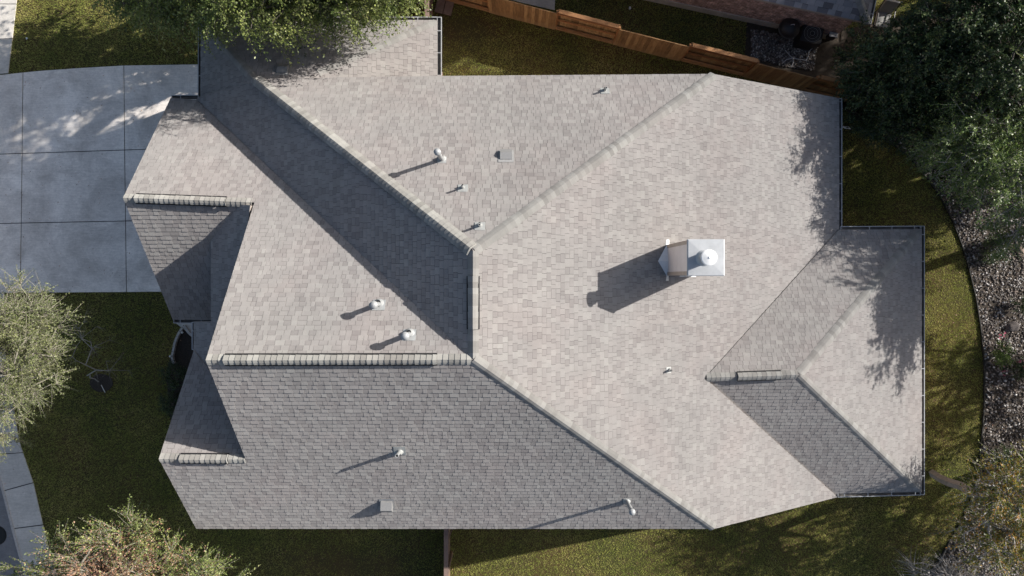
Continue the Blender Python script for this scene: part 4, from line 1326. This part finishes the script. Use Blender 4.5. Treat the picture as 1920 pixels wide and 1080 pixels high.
# mulch ring with a white stake on the front lawn
ring = [(190 + 22 * math.cos(t), 718 + 17 * math.sin(t)) for t in np.linspace(0, 6.28, 18)[:-1]]
sheet('mulch_ring', ring, 0.045, M['mulch'])
m_ = MB(); m_.tube([PX(190, 722, .05), PX(197, 736, .35)], .012, 8)
tag(m_.build('stake', M['petal_white']), 'thin white stake leaning over the mulch patch on the front lawn', 'stake')
tree('sapling', 'bare young tree with thin fanning twigs on the front lawn by the white stake', 'tree', tuple(PX(186, 716, 0)),
     [blob(170, 650, 2.6, 50, 55, .6, 1), blob(205, 690, 2.0, 40, 35, .5, .6), blob(150, 610, 3.0, 35, 30, .5, .5)], 26, 0, None, M['grey_bark'], sprays=4, spray_len=.5, nleaf=2, r0=.022, droop=-.1, seed=77, twig_r=.003, shell=.1, min_r=.004)
# bits lying on the grass
def scrap(label, u, v, s, seed):
    g_ = np.random.default_rng(seed); c = PX(u, v, .07); m_ = MB()
    q_ = [c + np.append(np.array([math.cos(a_), math.sin(a_)]) * s * g_.uniform(.5, 1.2), g_.uniform(-.01, .04)) for a_ in np.linspace(0, 6.28, 8)[:-1]]
    top = c + np.array([0, 0, .05])
    for i in range(7): m_.poly([q_[i], q_[(i + 1) % 7], top])
    tag(m_.build('paper_scrap', M['petal_white']), label, 'litter')
scrap('crumpled white paper on the grass beside the upper left sidewalk', 51, 72, .06, 1)
scrap('white scrap lying on the neighbouring lawn behind the fence', 1181, 15, .07, 2)

# pavers by the boundary gate
for k, (u, v, lb) in enumerate(((827, 5, 'upper left brown paver of the four beside the gate'), (843, 9, 'upper right brown paver of the four beside the gate'),
                                (824, 18, 'lower left brown paver of the four beside the gate'), (840, 22, 'lower right brown paver of the four beside the gate'))):
    c = PX(u, v, 0); m_ = MB(); a_ = -.25
    m_.obox((c[0], c[1], .035), (math.cos(a_), math.sin(a_), 0), (-math.sin(a_), math.cos(a_), 0), (0, 0, 1), .155, .135, .035, rng.random())
    tag(m_.build('paver', M['paver']), lb, 'paver', 'brown pavers beside the gate')

# ------------------------------------------------------------------ fences
fence = empty('wooden_fence', tuple(PX(1100, 66, 0)), label='stained cedar fence of alternating board and rail panels along the top of the view', cat='fence')
FB = [(672, -44), (794, -12), (918, 21), (1041, 53), (1150, 81), (1275, 112), (1393, 141), (1500, 168), (1600, 192), (1720, 222)]
def fence_run(root, base, H, first_board, mat, rail, out=-1, pick=.14, seed=3, zig=0.07):
    r = random.Random(seed)
    for i in range(len(base) - 1):
        A = PX(*base[i], 0); B = PX(*base[i + 1], 0)
        ax = unit(B - A); L = np.linalg.norm(B - A)
        s_ = np.array([ax[1], -ax[0], 0])      # towards the house
        boards = (i % 2 == 0) == first_board
        off = s_ * (zig if boards else -zig)
        m_ = MB(); t = 0.0
        hh = H - (.08 if boards else 0)
        while t < L - .03:
            wd = min(pick, L - t)
            c = A + ax * (t + wd / 2) + off + s_ * r.uniform(-.003, .003)
            z1 = hh + r.uniform(-.012, .012)
            rn = r.uniform(.15, .85)
            m_.obox((c[0], c[1], z1 / 2 + .02), ax, s_, (0, 0, 1), wd / 2 - .003, .008, z1 / 2 - .01, rn)
            t += pick
        m_.build('picket_panel', mat, root)
        for z_ in (.25, H * .55, H - .22):
            m_ = MB(); q0 = A - off * .35 + np.array([0, 0, z_]); q1 = B - off * .35 + np.array([0, 0, z_])
            if boards: q0 = A + off * .4 + np.array([0, 0, z_]); q1 = B + off * .4 + np.array([0, 0, z_])
            m_.bar(q0 + ax * .05, q1 - ax * .05, .04, .09, r.random()); m_.build('rail', rail, root)
        if not boards:
            m_ = MB(); m_.bar(A - off * .2 + ax * .05 + [0, 0, H + .03], B - off * .2 - ax * .05 + [0, 0, H + .03], .14, .035, r.random()); m_.build('rail', rail, root)
            m_ = MB(); m_.bar(A + s_ * .03 + ax * .05 + [0, 0, .09], B + s_ * .03 - ax * .05 + [0, 0, .09], .04, .16, r.random()); m_.build('rail', rail, root)
    for i in range(len(base)):
        A = PX(*base[i], 0); m_ = MB(); m_.box(A[0] - .045, A[0] + .045, A[1] - .045, A[1] + .045, 0, H - .02, r.random()); m_.build('post', rail, root)
fence_run(fence, FB, 1.72, True, M['fence'], M['fence_rail'])

f2 = empty('wooden_fence', tuple(PX(829, 1040, 0)), label='brown capped fence running down from the lower eave beside the sunlit grass', cat='fence')
A = PX(841, 960, 0); B = PX(843, 1200, 0)
X0 = -2.62
m_ = MB(); r = random.Random(9)
yy = -8.2
while yy > -13.5:
    m_.box(X0 - .07, X0 - .052, yy - .135, yy, .03, 1.62 + r.uniform(-.01, .01), r.random()); yy -= .14
m_.build('picket_panel', M['fence_brown'], f2)
for z_ in (.3, .95, 1.5):
    m_ = MB(); m_.box(X0 - .048, X0 + .0, -13.5, -8.2, z_ - .045, z_ + .045); m_.build('rail', M['fence_brown'], f2)
yy = -8.25
while yy > -13.5:
    m_ = MB(); m_.box(X0 + .002, X0 + .09, yy - .09, yy, 0, 1.6); m_.build('post', M['fence_brown'], f2); yy -= 2.4
m_ = MB()
yy = -8.2
while yy > -13.5:
    m_.box(X0 - .085, X0 + .075, yy - 1.216, yy, 1.645, 1.68, r.random()); yy -= 1.22
m_.build('cap_rail', M['fence_brown'], f2)
m_ = MB(); m_.bar((X0 + .11, -9.5, 1.45), (X0 + .5, -8.6, .02), .03, .09, .4); m_.build('brace', M['fence_brown'], f2)

f3 = empty('wooden_gate', tuple(PX(800, 10, 0)), label='narrow brown wooden gate between the north wing and the cedar fence', cat='gate')
m_ = MB()
xg_ = -3.35
yy = 9.0
while yy < 11.0:
    m_.box(xg_, xg_ + .018, yy, yy + .135, .04, 1.6 + r.uniform(-.01, .01), r.random()); yy += .14
m_.build('picket_panel', M['fence_brown'], f3)
for z_ in (.3, 1.35):
    m_ = MB(); m_.box(xg_ + .02, xg_ + .06, 8.95, 11.05, z_ - .045, z_ + .045); m_.build('rail', M['fence_brown'], f3)
for y_ in (8.9, 11.05):
    m_ = MB(); m_.box(xg_ - .04, xg_ + .05, y_ - .045, y_ + .045, 0, 1.7); m_.build('post', M['fence_brown'], f3)
m_ = MB(); m_.box(xg_ - .05, xg_ + .1, 8.86, 11.1, 1.704, 1.74); m_.build('cap_rail', M['fence_brown'], f3)

# ------------------------------------------------------------------ neighbouring house
nb = empty('neighbour_house', tuple(PX(1500, 20, 0)), label='neighbouring brick house with blue grey shingles at the top right', cat='house')
cr = PX(1557, 74, 0)[:2]; ang = math.radians(12.1)
ex = np.array([-math.cos(ang), math.sin(ang), 0]); ey = np.array([math.sin(ang), math.cos(ang), 0])    # along the wall to the west, and away from us
C3 = np.array([cr[0], cr[1], 0])
EH = 2.5
m_ = MB()
WL, WD = 15.0, 9.0
c = C3 + ex * WL / 2 + ey * WD / 2
m_.obox(c + np.array([0, 0, (EH + .35) / 2]), -ex, ey, (0, 0, 1), WL / 2, WD / 2, (EH - .35) / 2)
o = m_.build('wall', M['brick'], nb); box_uv(o)
m_ = MB(); m_.obox(c + np.array([0, 0, .19]), -ex, ey, (0, 0, 1), WL / 2 + .03, WD / 2 + .03, .19)
m_.build('foundation', M['sidewalk'], nb)
# roof: hip from the eave rectangle
ov = .25
def nbp(a_, b_, z_): return C3 + ex * a_ + ey * b_ + np.array([0, 0, z_])
e0 = [nbp(-ov, -ov, EH), nbp(WL + ov, -ov, EH), nbp(WL + ov, WD + ov, EH), nbp(-ov, WD + ov, EH)]
pn = .5; half = WD / 2 + ov
r0_, r1_ = nbp(-ov + half, WD / 2, EH + pn * half), nbp(WL + ov - half, WD / 2, EH + pn * half)
def plane_of(a_, b_, c_):
    n_ = np.cross(b_ - a_, c_ - a_)
    if n_[2] < 0: n_ = -n_
    n_ = n_ / n_[2]                        # z = z0 - nx x - ny y
    z0 = a_[2] + n_[0] * a_[0] + n_[1] * a_[1]
    return (D - z0, n_[0], n_[1])
sm = MB(); dm = MB()
for i, pg in enumerate(([e0[0], e0[1], r1_, r0_], [e0[3], e0[0], r0_], [e0[1], e0[2], r1_], [e0[2], e0[3], r0_, r1_])):
    pl = plane_of(pg[0], pg[1], pg[2])
    shingle_plane(sm, dm, pl, [[np.array(p) for p in pg]], 300 + i, expo=.19, wmin=.17, wmax=.38)
nroof = sm.build('roof', M['nshingle'], nb); dm.build('roof_deck', [M['deck'], M['fascia']], nroof)
ridge_caps(e0[0], r0_, np.cross(e0[1] - e0[0], r0_ - e0[0]) * (1 if np.cross(e0[1] - e0[0], r0_ - e0[0])[2] > 0 else -1),
           np.cross(e0[3] - e0[0], r0_ - e0[0]) * (1 if np.cross(e0[3] - e0[0], r0_ - e0[0])[2] > 0 else -1), nroof, 5)
def gut2(A, B, out):
    global house
    h_ = house; house = nb
    gutter(A, B, out, first=.35, spacing=.6); house = h_
gut2(e0[0] + ey * -.0, e0[0] + ey * 6.0, -ex)

# things in the neighbour's side yard
bk = empty('grill', tuple(PX(1462, 62, 0)), label='black covered round grill standing on grey pebbles by the neighbouring wall', cat='grill')
c = PX(1463, 68, 0)
m_ = MB(); m_.lathe((c[0], c[1], .55), [(0.10, 0), (.28, .06), (.37, .2), (.39, .32), (.36, .45), (.26, .56), (.12, .62), (.0, .64)], 24); m_.build('bowl', M['black'], bk, True)
for k in range(3):
    a_ = k * 2.09; m_ = MB(); m_.tube([(c[0] + .18 * math.cos(a_), c[1] + .18 * math.sin(a_), .6), (c[0] + .33 * math.cos(a_), c[1] + .33 * math.sin(a_), 0)], .014, 8); m_.build('leg', M['black'], bk)
m_ = MB(); m_.tube([(c[0] - .06, c[1], 1.19), (c[0] - .05, c[1], 1.24), (c[0] + .05, c[1], 1.24), (c[0] + .06, c[1], 1.19)], .012, 8); m_.build('handle', M['hose'], bk)
m_ = MB(); m_.lathe((c[0], c[1], .55), [(.388, .30), (.398, .31), (.398, .33), (.388, .34)], 32); m_.build('rim', M['gutter_dirt_shade'], bk)

c = PX(1507, 76, 0)
ac = empty('air_conditioner', (c[0], c[1], 0), label='black air conditioning unit with round top grille between the grill and the wall corner', cat='air conditioner')
m_ = MB(); m_.obox((c[0], c[1], .40), -ex, ey, (0, 0, 1), .40, .36, .38); m_.build('cabinet', M['black'], ac)
for k, rr_ in enumerate((.08, .14, .20, .26, .31)):
    m_ = MB(); m_.lathe((c[0], c[1], .79), [(rr_, 0), (rr_ + .012, .006), (rr_ + .012, 0)], 32); m_.build('grille_ring', M['gutter_dirt_shade'] if k % 2 else M['pvc'], ac)
m_ = MB(); m_.box(c[0] - .5, c[0] + .5, c[1] - .46, c[1] + .46, 0, .03); m_.build('pad', M['sidewalk'], ac)

hp = [PX(u, v, h_) for (u, v, h_) in ((1466, 120, .05), (1474, 112, .08), (1486, 109, .06), (1498, 111, .06), (1512, 113, .06), (1516, 104, .08), (1517, 96, .2), (1524, 90, .3), (1534, 89, .3))]
m_ = MB(); m_.tube(hp, .016, 8); tag(m_.build('garden_hose', M['hose'], None, True), 'pale garden hose curling over the pebbles below the black air conditioning unit', 'hose')
m_ = MB(); m_.tube([PX(1472, 94, .05), PX(1480, 103, .07), (PX(1487, 110, .11)), PX(1487, 118, .06), PX(1484, 126, .05)], .013, 8)
tag(m_.build('garden_hose', M['hose'], None, True), 'straight thin pale hose crossing the curled one on the pebbles', 'hose')
m_ = MB(); m_.tube([tuple(PX(1503 + 13 * math.cos(t), 119 + 9 * math.sin(t), .05)) for t in np.linspace(0, 6.1, 20)], .015, 8)
tag(m_.build('garden_hose', M['black'], None, True), 'dark coil of hose lying by the fence under the pale hose', 'hose')
c = PX(1549, 72, .0)
m_ = MB(); m_.obox((c[0] - .05, c[1] - .12, .55), -ex, ey, (0, 0, 1), .14, .07, .17); 
ub = empty('meter_box', (c[0] - .05, c[1] - .12, .38), label='small dark meter box on the corner of the neighbouring brick wall', cat='meter box')
m_.build('box', M['black'], ub)
m_ = MB(); m_.obox((c[0] - .05, c[1] - .12, .735), -ex, ey, (0, 0, 1), .16, .085, .012); m_.build('lid', M['pvc'], ub)

# patio chair
c = PX(1644, 46, 0)
chair = empty('patio_chair', (c[0], c[1], 0), label='dark framed patio chair with grey cushion behind the neighbouring roof corner', cat='chair')
ca_, sa_ = math.cos(-.2), math.sin(-.2); fx_ = np.array([ca_, sa_, 0]); fy_ = np.array([-sa_, ca_, 0]); cc = np.array([c[0], c[1], 0])
m_ = MB(); m_.obox(cc + [0, 0, .42], fx_, fy_, (0, 0, 1), .27, .28, .05); m_.build('seat_cushion', M['cushion'], chair)
m_ = MB(); m_.obox(cc + fy_ * .42 + [0, 0, .68], fx_, unit(np.array([fy_[0] * .4, fy_[1] * .4, 1])), unit(np.cross(fx_, np.array([fy_[0] * .4, fy_[1] * .4, 1]))), .26, .32, .045); m_.build('back_cushion', M['cushion'], chair)
for sx in (-1, 1):
    for sy in (-1, 1):
        m_ = MB(); p_ = cc + fx_ * .31 * sx + fy_ * .3 * sy; m_.tube([p_, p_ + [0, 0, .6]], .018, 8); m_.build('leg', M['frame'], chair)
    m_ = MB(); p_ = cc + fx_ * .31 * sx; m_.tube([p_ - fy_ * .34 + [0, 0, .6], p_ + [0, 0, .64], p_ + fy_ * .34 + [0, 0, .62], p_ + fy_ * .56 + [0, 0, 1.0]], .024, 8); m_.build('armrest', M['frame'], chair)
m_ = MB(); m_.obox(cc + [0, 0, .355], fx_, fy_, (0, 0, 1), .31, .31, .012); m_.build('seat_frame', M['frame'], chair)
